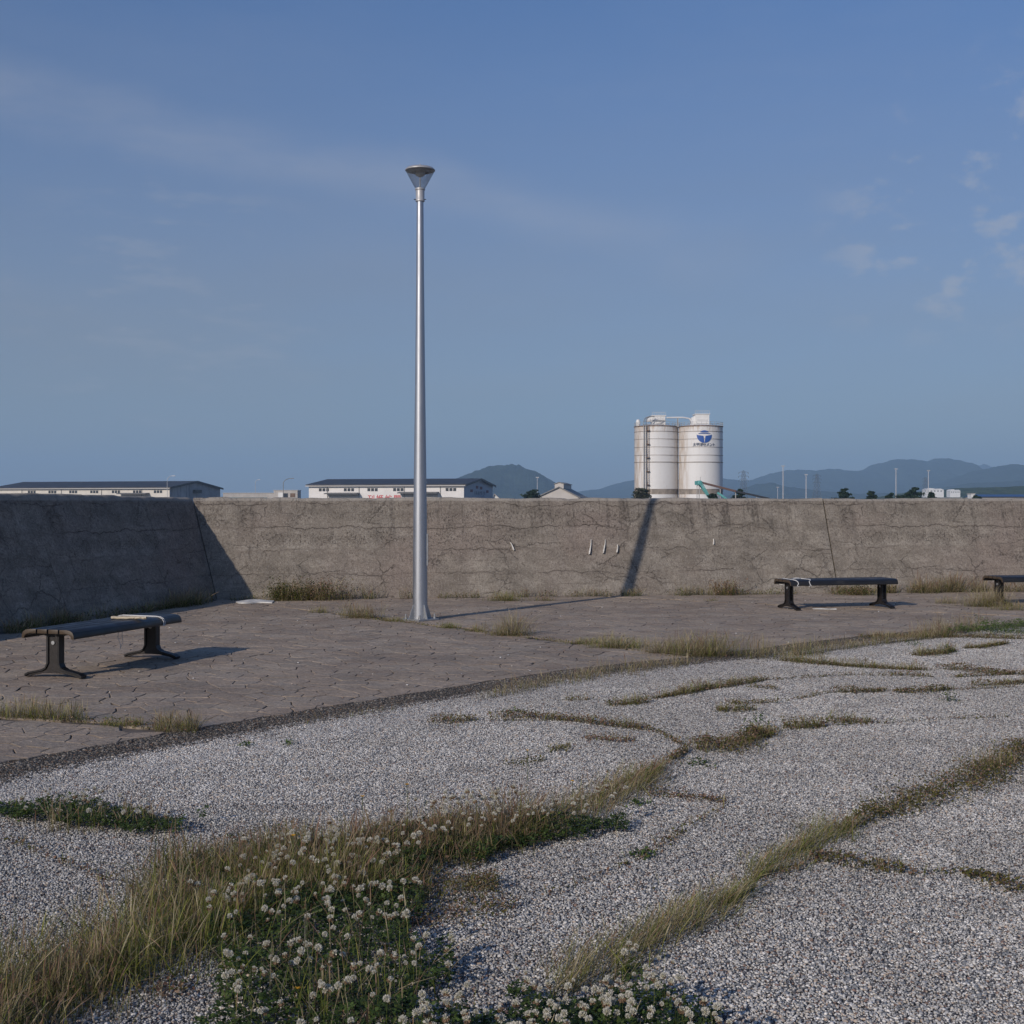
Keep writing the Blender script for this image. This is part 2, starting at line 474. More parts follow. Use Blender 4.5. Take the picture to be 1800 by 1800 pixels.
t.put(bp.inputs['Height'], t.m('ADD', t.noise(tc, 17, 6, 0.72), t.m('MULTIPLY', t.noise(tc, 6, 3), 1.2))); t.link(bp.outputs[0], b.inputs['Normal'])

def clip(poly, p, nrm):
    """keep the part of poly where (q - p).nrm <= 0"""
    out = []; n = len(poly)
    for i in range(n):
        a, c_ = poly[i], poly[(i + 1) % n]
        da = (a[0] - p[0]) * nrm[0] + (a[1] - p[1]) * nrm[1]; dc = (c_[0] - p[0]) * nrm[0] + (c_[1] - p[1]) * nrm[1]
        if da <= 0: out.append(a)
        if (da < 0 < dc) or (dc < 0 < da):
            s_ = da / (da - dc); out.append((a[0] + s_ * (c_[0] - a[0]), a[1] + s_ * (c_[1] - a[1])))
    return out
def area(poly):
    return 0.5 * abs(sum(poly[i][0] * poly[(i + 1) % len(poly)][1] - poly[(i + 1) % len(poly)][0] * poly[i][1] for i in range(len(poly))))

# slab joints across the paving (photo pixels): grass grows in them
JOINTS = [((475, 1064), (1195, 1152)), ((-300, 1238), (350, 1287)), ((1000, 1046), (2000, 1092))]
JW = [(np.array(P(*a)[:2]), np.array(P(*c_)[:2])) for a, c_ in JOINTS]
def warp(x, y):
    return (x + 0.016 * math.sin(x * 21 + 3 * math.sin(y * 9)) + 0.010 * math.sin(y * 47 + x * 13),
            y + 0.016 * math.sin(y * 19 + 3 * math.sin(x * 11)) + 0.010 * math.sin(x * 51 + y * 17))
SP = 0.21
gx = np.arange(-12, 13, SP * 1.15); gy = np.arange(1.0, 24, SP * 0.87)
seeds = {}
for i, x in enumerate(gx):
    for j, y in enumerate(gy):
        off = SP * 0.57 if j % 2 else 0
        seeds[i, j] = (x + off + random.uniform(-.42, .42) * SP, y + random.uniform(-.42, .42) * SP)
stones = []
for (i, j), s_ in seeds.items():
    x, y = s_
    if abs(x) > 0.47 * y + 2.0: continue
    if y < float(edge_y(x)) - 0.2 or y > float(wall_y(x)) + 0.25: continue
    poly = [(x - .8, y - .8), (x + .8, y - .8), (x + .8, y + .8), (x - .8, y + .8)]
    for di in (-2, -1, 0, 1, 2):
        for dj in (-2, -1, 0, 1, 2):
            if (di or dj) and (i + di, j + dj) in seeds:
                q = seeds[i + di, j + dj]; d = (q[0] - x, q[1] - y); l = math.hypot(*d)
                g_ = 0.003
                poly = clip(poly, ((x + q[0]) / 2 - d[0] / l * g_, (y + q[1]) / 2 - d[1] / l * g_), (d[0] / l, d[1] / l))
    p, tt, nn = edge_frame(x)
    poly = clip(poly, p, (-nn[0], -nn[1]))
    for a, c_ in JW:
        d = (c_ - a); s1 = ((np.array(s_) - a) @ d) / (d @ d)
        if -0.02 < s1 < 1.02:
            n_ = np.array([-d[1], d[0]]) / np.linalg.norm(d)
            side = 1 if (np.array(s_) - a) @ n_ > 0 else -1
            poly = clip(poly, a + n_ * side * 0.014, (-n_[0] * side, -n_[1] * side))
    if len(poly) < 3 or area(poly) < 0.004: continue
    stones.append(poly)

def stone_geo(poly):
    # edges subdivided and bent by a smooth field, so that neighbours keep a common joint
    ring = []
    n = len(poly)
    for k in range(n):
        a, c_ = poly[k], poly[(k + 1) % n]
        l = math.hypot(c_[0] - a[0], c_[1] - a[1])
        if l < 0.012: continue
        m_ = max(1, int(l / 0.09))
        for q in range(m_): ring.append((a[0] + (c_[0] - a[0]) * q / m_, a[1] + (c_[1] - a[1]) * q / m_))
    if len(ring) < 3: return None
    ring = [warp(*q) for q in ring]
    cx = sum(q[0] for q in ring) / len(ring); cy = sum(q[1] for q in ring) / len(ring)
    tx, ty, h = random.gauss(0, .008), random.gauss(0, .008), random.gauss(0, .001)
    vs = []; n = len(ring)
    for (x, y) in ring: vs.append((x, y, -0.016))
    for (x, y) in ring: vs.append((x, y, -0.003 + tx * (x - cx) + ty * (y - cy) + h))
    for (x, y) in ring:
        l = math.hypot(x - cx, y - cy) + 1e-6; k = max(0.5, 1 - 0.007 / l)
        xx, yy = cx + (x - cx) * k, cy + (y - cy) * k
        vs.append((xx, yy, 0.0 + tx * (xx - cx) + ty * (yy - cy) + h))
    fs = []
    for q in range(n):
        r_ = (q + 1) % n
        fs.append((q, r_, n + r_, n + q)); fs.append((n + q, n + r_, 2 * n + r_, 2 * n + q))
    fs.append(tuple(range(2 * n, 3 * n)))
    g_ = random.uniform(.90, 1.08)
    base = random.choice([(0.43, 0.346, 0.270), (0.415, 0.334, 0.262), (0.445, 0.366, 0.287), (0.405, 0.338, 0.273)])
    c_ = np.array([x * g_ for x in base]); n = len(ring)
    dirt = np.array([0.135, 0.11, 0.092]); cols = []
    for k_, (x, y) in enumerate(ring):
        d_ = min(1.0, max(0.25, 2.0 * float(vnoise(x * 4.7, y * 4.7, 6)) - 0.62)); cols.append(c_ * (1 - d_) + dirt * d_)
    cols = [q * .8 for q in cols] + cols + [c_] * n
    return vs, fs, cols, (cx, cy)

geo = [g for g in (stone_geo(p) for p in stones) if g]
def inview(c_):
    px = 900 + FPX * c_[0] / c_[1]; py = HOR + FPX * EYE / c_[1]
    return -10 < px < 1810 and py < 1800
geo.sort(key=lambda g: (0 if inview(g[3]) else 1, g[3][1]))
def colour_attr(me, cols):
    a = me.attributes.new('Col', 'FLOAT_COLOR', 'POINT')
    a.data.foreach_set('color', np.concatenate([np.asarray(cols, np.float32), np.ones((len(cols), 1), np.float32)], 1).ravel())
for g in geo[:300]:
    vs, fs, c_, _ = g
    me = bpy.data.meshes.new('paving_stone'); me.from_pydata(vs, [], fs); me.update()
    colour_attr(me, c_)
    link('paving_stone', me, M_PAVE, paving)
V = []; F = []; K = []
for vs, fs, c_, _ in geo[300:]:
    k = len(V); V += vs; F += [tuple(i + k for i in f) for f in fs]; K += list(c_)
me = bpy.data.meshes.new('paving_stones'); me.from_pydata(V, [], F); me.update(); colour_attr(me, K)
tag(link('paving_stones', me, M_PAVE, paving), kind='stuff')

# ------------------------------------------------------------------ battered concrete sea wall
m, t, b = newmat('sea_wall_concrete'); M_WALL = m
tc = t.n('ShaderNodeTexCoord').outputs['Object']
sx, sy, sz = t.sep(tc)[0], t.sep(tc)[1], t.sep(tc)[2]
uv = t.comb(sx, 0.0, sz)
big = t.noise(uv, 0.55, 4); mid = t.noise(t.scale(uv, (0.8, 1, 1.3)), 2.6, 6, 0.72); fine = t.noise(uv, 22, 6, 0.8); grit = t.noise(uv, 48, 4, 0.7)
c = t.ramp(mid, [(0.32, (0.150, 0.133, 0.113)), (0.5, (0.245, 0.218, 0.186)), (0.68, (0.355, 0.322, 0.278))])
c = t.mix(t.ss(big, 0.45, 0.72, 0, 0.55), c, (0.265, 0.21, 0.185))            # pinkish aged cement
c = t.mix(t.ss(t.noise(uv, 1.6, 3), 0.58, 0.75, 0, 0.45), c, (0.36, 0.325, 0.285))  # pale patches
c = t.mix(t.ss(fine, 0.45, 0.62, 0, 0.62), c, (0.135, 0.112, 0.092))
c = t.mix(t.ss(grit, 0.55, 0.68, 0, 0.6), c, (0.46, 0.42, 0.37))
c = t.mix(t.ss(grit, 0.45, 0.34, 0, 0.7), c, (0.10, 0.083, 0.07))
# eroded band: open coarse pits, strongest near the top and along horizontal lifts
pitmask = t.m('MULTIPLY', t.ss(t.noise(t.scale(uv, (0.8, 1, 2.2)), 1.3, 5, 0.7), 0.40, 0.66), t.ss(sz, 0.05, 1.2, 0.4, 1.0))
pits = t.ss(t.noise(uv, 30, 5, 0.8), 0.53, 0.62)
pit = t.m('MULTIPLY', pits, pitmask)
# dark runs from the top
run = t.m('MULTIPLY', t.ss(t.noise(t.scale(uv, (7, 1, 0.55)), 1.0, 5, 0.75), 0.50, 0.62), t.ss(sz, 0.45, 1.40))
run = t.m('MULTIPLY', run, t.ss(t.noise(uv, 24, 5, .8), 0.44, 0.60))
run = t.m('MULTIPLY', run, t.ss(t.noise(uv, 0.33, 2), 0.40, 0.55, 0.1, 1.0))
# board marks: faint straight lines every 0.19 m
bm_ = t.m('ABSOLUTE', t.m('SUBTRACT', t.m('FRACT', t.m('ADD', t.m('DIVIDE', t.m('ADD', sz, t.m('MULTIPLY', t.noise(uv, 3, 2), 0.014)), 0.19), 0.45)), 0.5))
board = t.m('MULTIPLY', t.ss(bm_, 0.012, 0.030, 1, 0), t.ss(t.noise(t.scale(uv, (0.7, 1, 4)), 1.7, 5, .65), 0.47, 0.66))
# wandering horizontal cracks
wz = t.m('ADD', sz, t.m('MULTIPLY', t.m('SUBTRACT', t.noise(t.scale(uv, (1, 1, 0.6)), 1.3, 7, 0.66), 0.5), 0.36))
cr = t.m('ABSOLUTE', t.m('SUBTRACT', t.m('FRACT', t.m('ADD', t.m('DIVIDE', wz, 0.37), 0.53)), 0.5))
cw = t.m('MULTIPLY_ADD', t.noise(uv, 9, 4, .7), 0.030, -0.009)
crack = t.m('MULTIPLY', t.ss(t.m('SUBTRACT', cr, cw), -0.004, 0.010, 1, 0), t.ss(t.noise(t.scale(uv, (1, 1, 3.0)), 0.8, 4, .6), 0.45, 0.60))
# branching cracks
wv = t.vm('ADD', uv, t.vm('MULTIPLY', t.vm('SUBTRACT', t.noise(uv, 3.0, 7, 0.68, out='Color'), (0.5, 0.5, 0.5)), (0.34, 0.0, 0.34)))
ve = t.vor(t.scale(wv, (1.0, 1, 1.7)), 1.25, feature='DISTANCE_TO_EDGE')
crack2 = t.m('MULTIPLY', t.ss(ve, 0.001, 0.012, 1, 0), t.ss(t.noise(uv, 1.35, 4, .6), 0.45, 0.60))
ve3 = t.vor(t.scale(wv, (1.0, 1, 1.5)), 3.1, feature='DISTANCE_TO_EDGE')
crack2 = t.m('MAXIMUM', crack2, t.m('MULTIPLY', t.ss(ve3, 0.002, 0.030, 0.8, 0), t.ss(t.noise(uv, 1.9, 4, .6), 0.50, 0.64)))
allc = t.m('MAXIMUM', t.m('MAXIMUM', crack, t.m('MULTIPLY', crack2, 0.68)), t.m('MULTIPLY', board, 0.4))
c = t.mix(t.m('MULTIPLY', run, 0.7), c, (0.055, 0.048, 0.045))
c = t.mix(t.m('MULTIPLY', pit, 0.9), c, (0.075, 0.063, 0.055))
c = t.mix(t.m('MULTIPLY', allc, 0.82), c, (0.05, 0.042, 0.037))
halo = t.m('MULTIPLY', t.ss(t.m('SUBTRACT', cr, cw), 0.0, 0.14, 0.35, 0), t.ss(mid, 0.4, 0.6))
c = t.mix(halo, c, (0.16, 0.13, 0.11))
c = t.mix(t.ss(sz, 1.515, 1.535, 0, 0.5), c, (0.40, 0.37, 0.33))               # pale top edge: sunlight on the arris put into the colour
t.put(b.inputs['Base Color'], c); b.inputs['Roughness'].default_value = 0.93; b.inputs['Specular IOR Level'].default_value = 0.15
hh = t.m('ADD', t.m('MULTIPLY', fine, 0.6), t.m('MULTIPLY', grit, 0.35))
hh = t.m('SUBTRACT', hh, t.m('MULTIPLY', pit, 0.55)); hh = t.m('SUBTRACT', hh, t.m('MULTIPLY', allc, 0.9))
hh = t.m('SUBTRACT', hh, t.m('MULTIPLY', run, 0.5))
bp = t.n('ShaderNodeBump'); bp.inputs['Strength'].default_value = 0.9; bp.inputs['Distance'].default_value = 0.012
t.put(bp.inputs['Height'], hh); t.link(bp.outputs[0], b.inputs['Normal'])

def wall_piece(name, base0, base1, top0, top1, back, seed):
    """battered wall from base0 to base1 (plan points); top0/top1 = (x, y, z); local x runs along the wall"""
    base0, base1 = np.array(base0), np.array(base1)
    d = base1 - base0; L = np.linalg.norm(d); d = d / L; n_ = np.array(back); n_ = n_ / np.linalg.norm(n_)
    ang = math.atan2(d[1], d[0]); inn = np.array([-d[1], d[0]])
    sgn = 1 if inn @ n_ > 0 else -1
    def loc(p): q = np.array(p[:2]) - base0; return (q @ d, q @ inn)
    t0, t1 = loc(top0), loc(top1)
    nu = max(2, int(L / 0.06)); nv = 26
    u = np.linspace(0, 1, nu + 1); v = np.linspace(0, 1, nv + 1)
    U, Vv = np.meshgrid(u, v)
    bx = U * L; ztop = top0[2] + (top1[2] - top0[2]) * U
    tx = t0[0] + (t1[0] - t0[0]) * U; tyy = t0[1] + (t1[1] - t0[1]) * U
    X = bx + (tx - bx) * Vv; Y = tyy * Vv; Z = -0.15 + (ztop + 0.15) * Vv
    rel = (fbm(X * 1.4 + seed * 9, Z * 2.2, seed, 4) - .5) * 0.05 + (fbm(X * 6, Z * 7, seed + 5, 3) - .5) * 0.030
    fade = np.minimum(1, np.minimum(U, 1 - U) * L / 0.15)
    Y = Y + sgn * rel * fade
    Z[-1] += (fbm(X[-1] * 2.5, X[-1] * 0, seed + 3, 4) - .5) * 0.03 - np.maximum(0, fbm(X[-1] * 5.5, X[-1] * 0 + 3, seed + 7, 3) - .62) * 0.07
    # rounded worn arris, flat top and back
    arr = [(0.018, 0.016), (0.05, 0.024), (0.50, 0.02), (0.52, -0.1 - 1.55)]
    rows_x, rows_y, rows_z = [X], [Y], [Z]
    for (dy, dz) in arr:
        rows_x.append(X[-1:]); rows_y.append(Y[-1:] + sgn * dy); rows_z.append(Z[-1:] + dz)
    X = np.concatenate(rows_x); Y = np.concatenate(rows_y); Z = np.concatenate(rows_z)
    nr = X.shape[0]
    vs = np.stack([X, Y, Z], -1).reshape(-1, 3)
    i = np.arange(nr * (nu + 1)).reshape(nr, nu + 1)
    q = np.stack([i[:-1, :-1], i[:-1, 1:], i[1:, 1:], i[1:, :-1]], -1).reshape(-1, 4)
    if sgn < 0: q = q[:, ::-1]
    caps = [tuple(i[:, 0]), tuple(i[::-1, -1])]
    me = npmesh(name, vs, [q, np.array([caps[0]]), np.array([caps[1]])])
    o = link(name, me, M_WALL, smooth=True); me.set_sharp_from_angle(angle=R(50))
    o.location = (base0[0], base0[1], 0); o.rotation_euler = (0, 0, ang)
    return o

def top_on(xpix, ypix, base, n_, batter=0.62):
    p = np.array(base) + np.array(n_) * batter
    return (p[0], p[1], EYE + (HOR - ypix) * p[1] / FPX)
nF = np.array([-dF[1], dF[0]])
nLw = np.array([-dL[1], dL[0]]); nLw = nLw if nLw[0] < 0 else -nLw
BAT = 0.72
_v = np.linalg.solve(np.array([nLw, nF]), np.array([BAT, BAT]))
CT = (WC_B[0] + _v[0], WC_B[1] + _v[1], EYE + (HOR - 877) * (WC_B[1] + _v[1]) / FPX)
# far wall: two pours with an open joint between them
kj = (1477 - 900) / FPX; s_ = (kj * WC_B[1] - WC_B[0]) / (dF[0] - kj * dF[1]); jb = WC_B + dF * s_
jt = jb + nF * BAT
gap = dF * 0.012
endb = WC_B + dF * 19.0; endt = endb + nF * BAT
wall_far = wall_piece('concrete_wall', WC_B + dF * .014, jb - gap, (CT[0] + dF[0] * .014, CT[1] + dF[1] * .014, CT[2]), (*(jt - gap), 1.545), nF, 3)
tag(wall_far, 'cracked grey sea wall section with the lamp shadow, from the corner to the open joint', 'wall', 'sea wall sections')
wall_right = wall_piece('concrete_wall', jb + gap, endb, (*(jt + gap), 1.54), (*endt, 1.565), nF, 8)
tag(wall_right, 'cracked grey sea wall section behind the two side by side benches', 'wall', 'sea wall sections')
# left wall, in shade: two pours too
lj = WC_B + dL * 3.7; le = WC_B + dL * 13.5
def ltop(p, z): q = np.array(p) + nLw * BAT; return (q[0], q[1], z)
wl1 = wall_piece('concrete_wall', lj - dL * 0.006, WC_B, ltop(lj, 1.592), CT, nLw, 13)
tag(wl1, 'shaded sea wall section turning towards the camera at the corner', 'wall', 'sea wall sections')
wl2 = wall_piece('concrete_wall', le, lj + dL * 0.006, ltop(le, 1.66), ltop(lj, 1.594), nLw, 17)
tag(wl2, 'shaded sea wall section behind the bench with the off white roll', 'wall', 'sea wall sections')

# white paint runs on the far wall
m_white_run = simple('white_run', (0.66, 0.64, 0.60), 0.8, var=0.2, scale=30)
m_white_run2 = m_white_run
def on_far_wall(x, y):
    """point of the far wall's face behind photo pixel"""
    # plane through base line and top line
    p0 = np.array([*WC_B, 0.0]); e1 = np.array([*dF, 0.0]); e2 = np.array([*(nF * BAT), 1.55])
    nn = np.cross(e1, e2); dr = np.array([(x - 900) / FPX, 1, (HOR - y) / FPX]); o_ = np.array([0, 0, EYE])
    s = ((p0 - o_) @ nn) / (dr @ nn)
    return o_ + dr * s, nn / np.linalg.norm(nn) * (-1 if nn[1] > 0 else 1)
for (xa, ya, xb, yb, wd) in [(1039, 948, 1036.5, 974, 2.2), (1064, 948, 1061, 972, 2.0), (1085.5, 957, 1085, 971, 2.0), (897, 953, 904, 967, 1.8), (1254, 947, 1255, 957, 1.4)]:
    ring = []
    for s_ in np.linspace(0, 1, 6):
        cx = xa + (xb - xa) * s_ + math.sin(s_ * 5) * 0.5; cy = ya + (yb - ya) * s_
        hw = 0.62 * wd * (0.2 + 0.8 * s_ ** 1.3) * (0.45 if s_ == 1 else 1)
        ring.append((cx, cy, hw))
    ol = [(r_[0] - r_[2], r_[1]) for r_ in ring] + [(r_[0] + r_[2], r_[1]) for r_ in ring[::-1]]
    vs = []
    for lay in (-0.03, 0.009):
        for q in ol:
            p, nn = on_far_wall(*q); vs.append(tuple(p + nn * lay))
    n = len(ol)
    fs = [tuple(range(n, 2 * n))] + [(k, (k + 1) % n, n + (k + 1) % n, n + k) for k in range(n)]
    o = MB().add(vs, fs).build('paint_run', m_white_run, wall_far)
    o.matrix_parent_inverse = wall_far.matrix_basis.inverted()

# ------------------------------------------------------------------ lamp post
m_pole, t, b = newmat('brushed_metal')
tc = t.n('ShaderNodeTexCoord').outputs['Object']
t.put(b.inputs['Base Color'], t.mix(t.noise(t.scale(tc, (3, 3, 0.4)), 3, 4), (0.36, 0.38, 0.42), (0.48, 0.50, 0.54)))
b.inputs['Metallic'].default_value = 0.85
t.put(b.inputs['Roughness'], t.ss(t.noise(t.scale(tc, (8, 8, 1)), 4, 3), 0.3, 0.7, 0.44, 0.54))
m_alu = simple('grey_alloy', (0.42, 0.42, 0.43), 0.45, 0.3, var=0.08)
m_dark_metal = simple('dark_metal', (0.05, 0.05, 0.055), 0.4, 0.5)
m_zinc = simple('zinc_bolt', (0.40, 0.41, 0.42), 0.5, 0.7)
m_lens, t, b = newmat('clear_lamp_cover')
tr = t.n('ShaderNodeBsdfTransparent'); tr.inputs[0].default_value = (0.93, 0.945, 0.96, 1)
gl = t.n('ShaderNodeBsdfGlossy'); gl.inputs['Roughness'].default_value = 0.12; gl.inputs[0].default_value = (0.8, 0.8, 0.8, 1)
df = t.n('ShaderNodeBsdfDiffuse'); df.inputs[0].default_value = (0.22, 0.23, 0.25, 1)
lw = t.n('ShaderNodeLayerWeight'); lw.inputs[0].default_value = 0.25; ff = t.m('MULTIPLY_ADD', lw.outputs['Facing'], 0.35, 0.03)
mx = t.n('ShaderNodeMixShader'); t.link(ff, mx.inputs[0]); t.link(tr.outputs[0], mx.inputs[1]); t.link(gl.outputs[0], mx.inputs[2])
mx2 = t.n('ShaderNodeMixShader'); mx2.inputs[0].default_value = 0.10; t.link(mx.outputs[0], mx2.inputs[1]); t.link(df.outputs[0], mx2.inputs[2])
t.link(mx2.outputs[0], m_lens.node_tree.nodes['Material Output'].inputs['Surface'])

lp = P(738.5, 1090)
LS = lp[1] / FPX                                   # metres per photo pixel at the post
def lz(y): return EYE + (HOR - y) * LS
lamp = empty('lamp_post', (lp[0], lp[1], 0))
tag(lamp, 'tall tapered silver lamp post with funnel shaped head on the paving', 'lamp post')
prof = [(13.0 * LS, 0.0), (13.0 * LS, 0.25), (12.6 * LS, 0.8), (11.8 * LS, 1.4), (9.0 * LS, 3.0), (6.9 * LS, 4.4), (5.9 * LS, lz(352))]
MB().lathe(prof, 48).build('pole', m_pole, lamp, True)
pb = MB().box(-.17, .17, -.17, .17, 0.0, 0.022).build('base_plate', m_zinc, lamp, bevel=0.003); pb.rotation_euler = (0, 0, R(45))
for k in range(4):
    f = MB().prism([(0.088, 0.022), (0.172, 0.022), (0.105, 0.20), (0.088, 0.20)], 1, -0.006, 0.006).build('fin', m_zinc, lamp, bevel=0.002)
    f.rotation_euler = (0, 0, R(45 + 90 * k) + R(-8))
for k in range(4):
    bo = MB().lathe([(0.020, 0.022), (0.020, 0.045), (0.012, 0.046), (0.012, 0.075), (0.008, 0.08)], 6).build('anchor_bolt', m_zinc, lamp)
    a = R(90 * k + 2); bo.location = (0.182 * math.cos(a), 0.182 * math.sin(a), 0)
MB().lathe([(7.4 * LS, lz(354.5)), (8.0 * LS, lz(354)), (8.0 * LS, lz(351.5)), (7.7 * LS, lz(351)), (7.7 * LS, lz(335)), (8.9 * LS, lz(334)), (8.9 * LS, lz(331.5)), (7.0 * LS, lz(331.2))], 32).build('collar', m_alu, lamp, True)
for s_ in (-1, 1):
    sc_ = MB().bar((7.0 * LS * s_, -0.02, lz(351.5)), (10.4 * LS * s_, -0.03, lz(351.5)), 0.012, n=8).build('set_screw', m_dark_metal, lamp)
MB().lathe([(9.0 * LS, lz(331.2)), (25.6 * LS, lz(300.5)), (25.3 * LS, lz(300.3)), (8.7 * LS, lz(331.0))], 48, cap=False).build('lamp_cover', m_lens, lamp, True)
cap_ = MB().lathe([(24.6 * LS, lz(300.2)), (26.2 * LS, lz(300.2)), (26.3 * LS, lz(298.6)), (23 * LS, lz(295.6)), (12 * LS, lz(293.6)), (2 * LS, lz(292.9))], 48).build('lamp_cap', m_alu, lamp, True)
MB().lathe([(1.4 * LS, lz(293)), (1.3 * LS, lz(290)), (0.5 * LS, lz(287.5))], 10).build('finial', m_alu, cap_, True)
MB().lathe([(8.5 * LS, lz(300.4)), (8.5 * LS, lz(307.5)), (6.0 * LS, lz(309.5)), (3.0 * LS, lz(311))], 20).build('lamp_socket', simple('socket_white', (0.55, 0.53, 0.5), 0.5), lamp, True)
MB().lathe([(19 * LS, lz(300.5)), (15.5 * LS, lz(303.5)), (15.1 * LS, lz(303.5)), (18.6 * LS, lz(300.6))], 40, cap=False).build('reflector', m_alu, lamp, True)
MB().lathe([(1.2 * LS, lz(332)), (1.2 * LS, lz(312))], 12).build('lamp_stem', m_alu, lamp, True)
MB().box(-0.021, 0.021, -0.0075, 0.0075, 0.70, 1.1).build('door_seam', m_zinc, lamp)
bpy.data.objects['door_seam'].location = (0.098, -0.070, 0); bpy.data.objects['door_seam'].rotation_euler = (0, 0, R(55)); bpy.data.objects['door_seam'].scale = (0.25, 1, 1.0)

# ------------------------------------------------------------------ benches
m_wood, t, b = newmat('dark_bench_board')
tc = t.n('ShaderNodeTexCoord').outputs['Object']
gr = t.noise(t.scale(tc, (0.8, 30, 30)), 3, 5, 0.6); wr = t.noise(tc, 5, 4, 0.6)
c = t.ramp(gr, [(0.3, (0.010, 0.010, 0.011)), (0.6, (0.018, 0.017, 0.018)), (0.8, (0.034, 0.031, 0.030))])
c = t.mix(t.ss(wr, 0.55, 0.75, 0, 0.5), c, (0.048, 0.046, 0.047))
endf = t.ss(t.m('ABSOLUTE', t.sep(tc)[0]), 0.823, 0.829)
c = t.mix(t.m('MULTIPLY', endf, 0.75), c, (0.085, 0.058, 0.036))
t.put(b.inputs['Base Color'], c); t.put(b.inputs['Roughness'], t.ss(wr, 0.3, 0.7, 0.30, 0.50))
bp = t.n('ShaderNodeBump'); bp.inputs['Strength'].default_value = 0.35; bp.inputs['Distance'].default_value = 0.002
t.put(bp.inputs['Height'], gr); t.link(bp.outputs[0], b.inputs['Normal'])
m_iron = simple('black_cast_iron', (0.014, 0.013, 0.014), 0.45, 0.1, var=0.4, scale=14, bump=0.5, bscale=60)
m_iron_web = simple('brown_cast_iron', (0.017, 0.014, 0.014), 0.5, 0.0, var=0.3, scale=20, bump=0.6, bscale=90)
m_string = simple('white_string', (0.62, 0.62, 0.62), 0.8, var=0.1)
HALF = 0.83; LEGX = 0.725
def slat_section(kind):
    if kind == 'edge':
        top = [(0.118, 0.420), (0.185, 0.420), (0.222, 0.414), (0.248, 0.398), (0.261, 0.372), (0.263, 0.342)]
        bot = [(0.238, 0.340), (0.232, 0.362), (0.216, 0.376), (0.185, 0.384), (0.118, 0.384)]
        return top + bot
    return [(0.008, 0.420), (0.104, 0.420), (0.104, 0.384), (0.008, 0.384)]
def leg_mesh():
    # column with spreading arched foot: web plus raised flanges
    half = [(0.0, 0.040), (0.10, 0.037), (0.20, 0.020), (0.262, 0.0), (0.285, 0.0), (0.288, 0.024), (0.255, 0.042), (0.17, 0.060), (0.115, 0.072), (0.080, 0.090), (0.064, 0.122), (0.064, 0.352), (0.12, 0.366), (0.20, 0.372), (0.20, 0.384), (0.0, 0.384)]
    return half
def make_bench(name):
    root = empty(name)
    for s_ in (-1, 1):
        for kind in ('edge', 'mid'):
            sec = [(y * s_, z) for y, z in slat_section(kind)]
            o = MB().prism(sec, 0, -HALF, HALF).build('slat', m_wood, root, bevel=0.004)
            o.data.polygons.foreach_set('use_smooth', [True] * len(o.data.polygons)); o.data.set_sharp_from_angle(angle=R(30))
    for s_ in (-1, 1):
        half = leg_mesh()
        ring = half + [(-y, z) for y, z in half[::-1][1:-1]]
        web = MB().prism(ring, 0, -0.022, 0.022).build('leg', m_iron_web, root, bevel=0.004)
        web.location = (LEGX * s_, 0, 0)
        # flanges follow the outer outline
        out = [(0.285, 0.004), (0.288, 0.024), (0.255, 0.042), (0.17, 0.060), (0.115, 0.072), (0.080, 0.090), (0.064, 0.125), (0.064, 0.355)]
        for sg in (-1, 1):
            ol_ = [(y * sg, z) for y, z in out] + [((y - .018 if z > .12 else y - .006) * sg, z - (.0 if z > .12 else .014) if k_ else z) for k_, (y, z) in enumerate(out)][::-1]
            MB().prism(ol_, 0, -0.037, 0.037).build('flange', m_iron, web)
        MB().bar((-0.034, 0, 0.30), (0.034, 0, 0.30), 0.034, n=12).build('bolt', m_zinc, web)
    return root
bench = make_bench('park_bench')
def copy_tree(o, parent=None):
    c_ = o.copy(); C.objects.link(c_); c_.parent = parent
    for ch in list(o.children): copy_tree(ch, c_)
    return c_
def between(a, c_): return ((a[0] + c_[0]) / 2, (a[1] + c_[1]) / 2, 0), math.atan2(c_[1] - a[1], c_[0] - a[0])
la, lb = P(100, 1190.5), P(265, 1157)
ra, rb = P(1386, 1071), P(1551, 1067.3)
benches = []
for k, (pa, pb_) in enumerate(((la, lb), (ra, rb), (P(1756, 1063), P(1936, 1060)))):
    o = bench if k == 0 else copy_tree(bench)
    loc, ang = between(pa, pb_)
    if k == 2:
        loc = (pa[0] + LEGX * math.cos(ang), pa[1] + LEGX * math.sin(ang), 0)
    o.location = (loc[0], loc[1], 0.001); o.rotation_euler = (0, 0, ang)
    benches.append(o)
tag(benches[0], 'dark slatted backless bench with an off white roll lying on it', 'bench', 'backless benches on the paving')
tag(benches[1], 'dark slatted backless bench with white string tied round one end', 'bench', 'backless benches on the paving')
tag(benches[2], 'dark backless bench with no string or roll and grass round its leg', 'bench', 'backless benches on the paving')

def bench_pt(k, x, y, z):
    o = benches[k]; a = o.rotation_euler[2]
    return (o.location[0] + x * math.cos(a) - y * math.sin(a), o.location[1] + x * math.sin(a) + y * math.cos(a), z)
OUTL = [(-0.268, 0.338), (-0.267, 0.373), (-0.253, 0.402), (-0.224, 0.419), (-0.185, 0.4255), (0, 0.4255), (0.185, 0.4255), (0.224, 0.419), (0.253, 0.402), (0.267, 0.373), (0.268, 0.338), (0.12, 0.334), (-0.12, 0.334)]
def loop_on(k, x, dx, r):
    pts = []
    n = len(OUTL)
    for i in range(n + 1):
        y, z = OUTL[i % n]
        pts.append(bench_pt(k, x + dx * math.sin(i * 1.1) + 0.004 * (i % 2), y, z))
    return pts
mb = MB()
mb.tube(loop_on(0, 0.50, 0.012, 0.0035), 0.0035); mb.tube(loop_on(0, 0.525, 0.01, 0.0035), 0.0035)
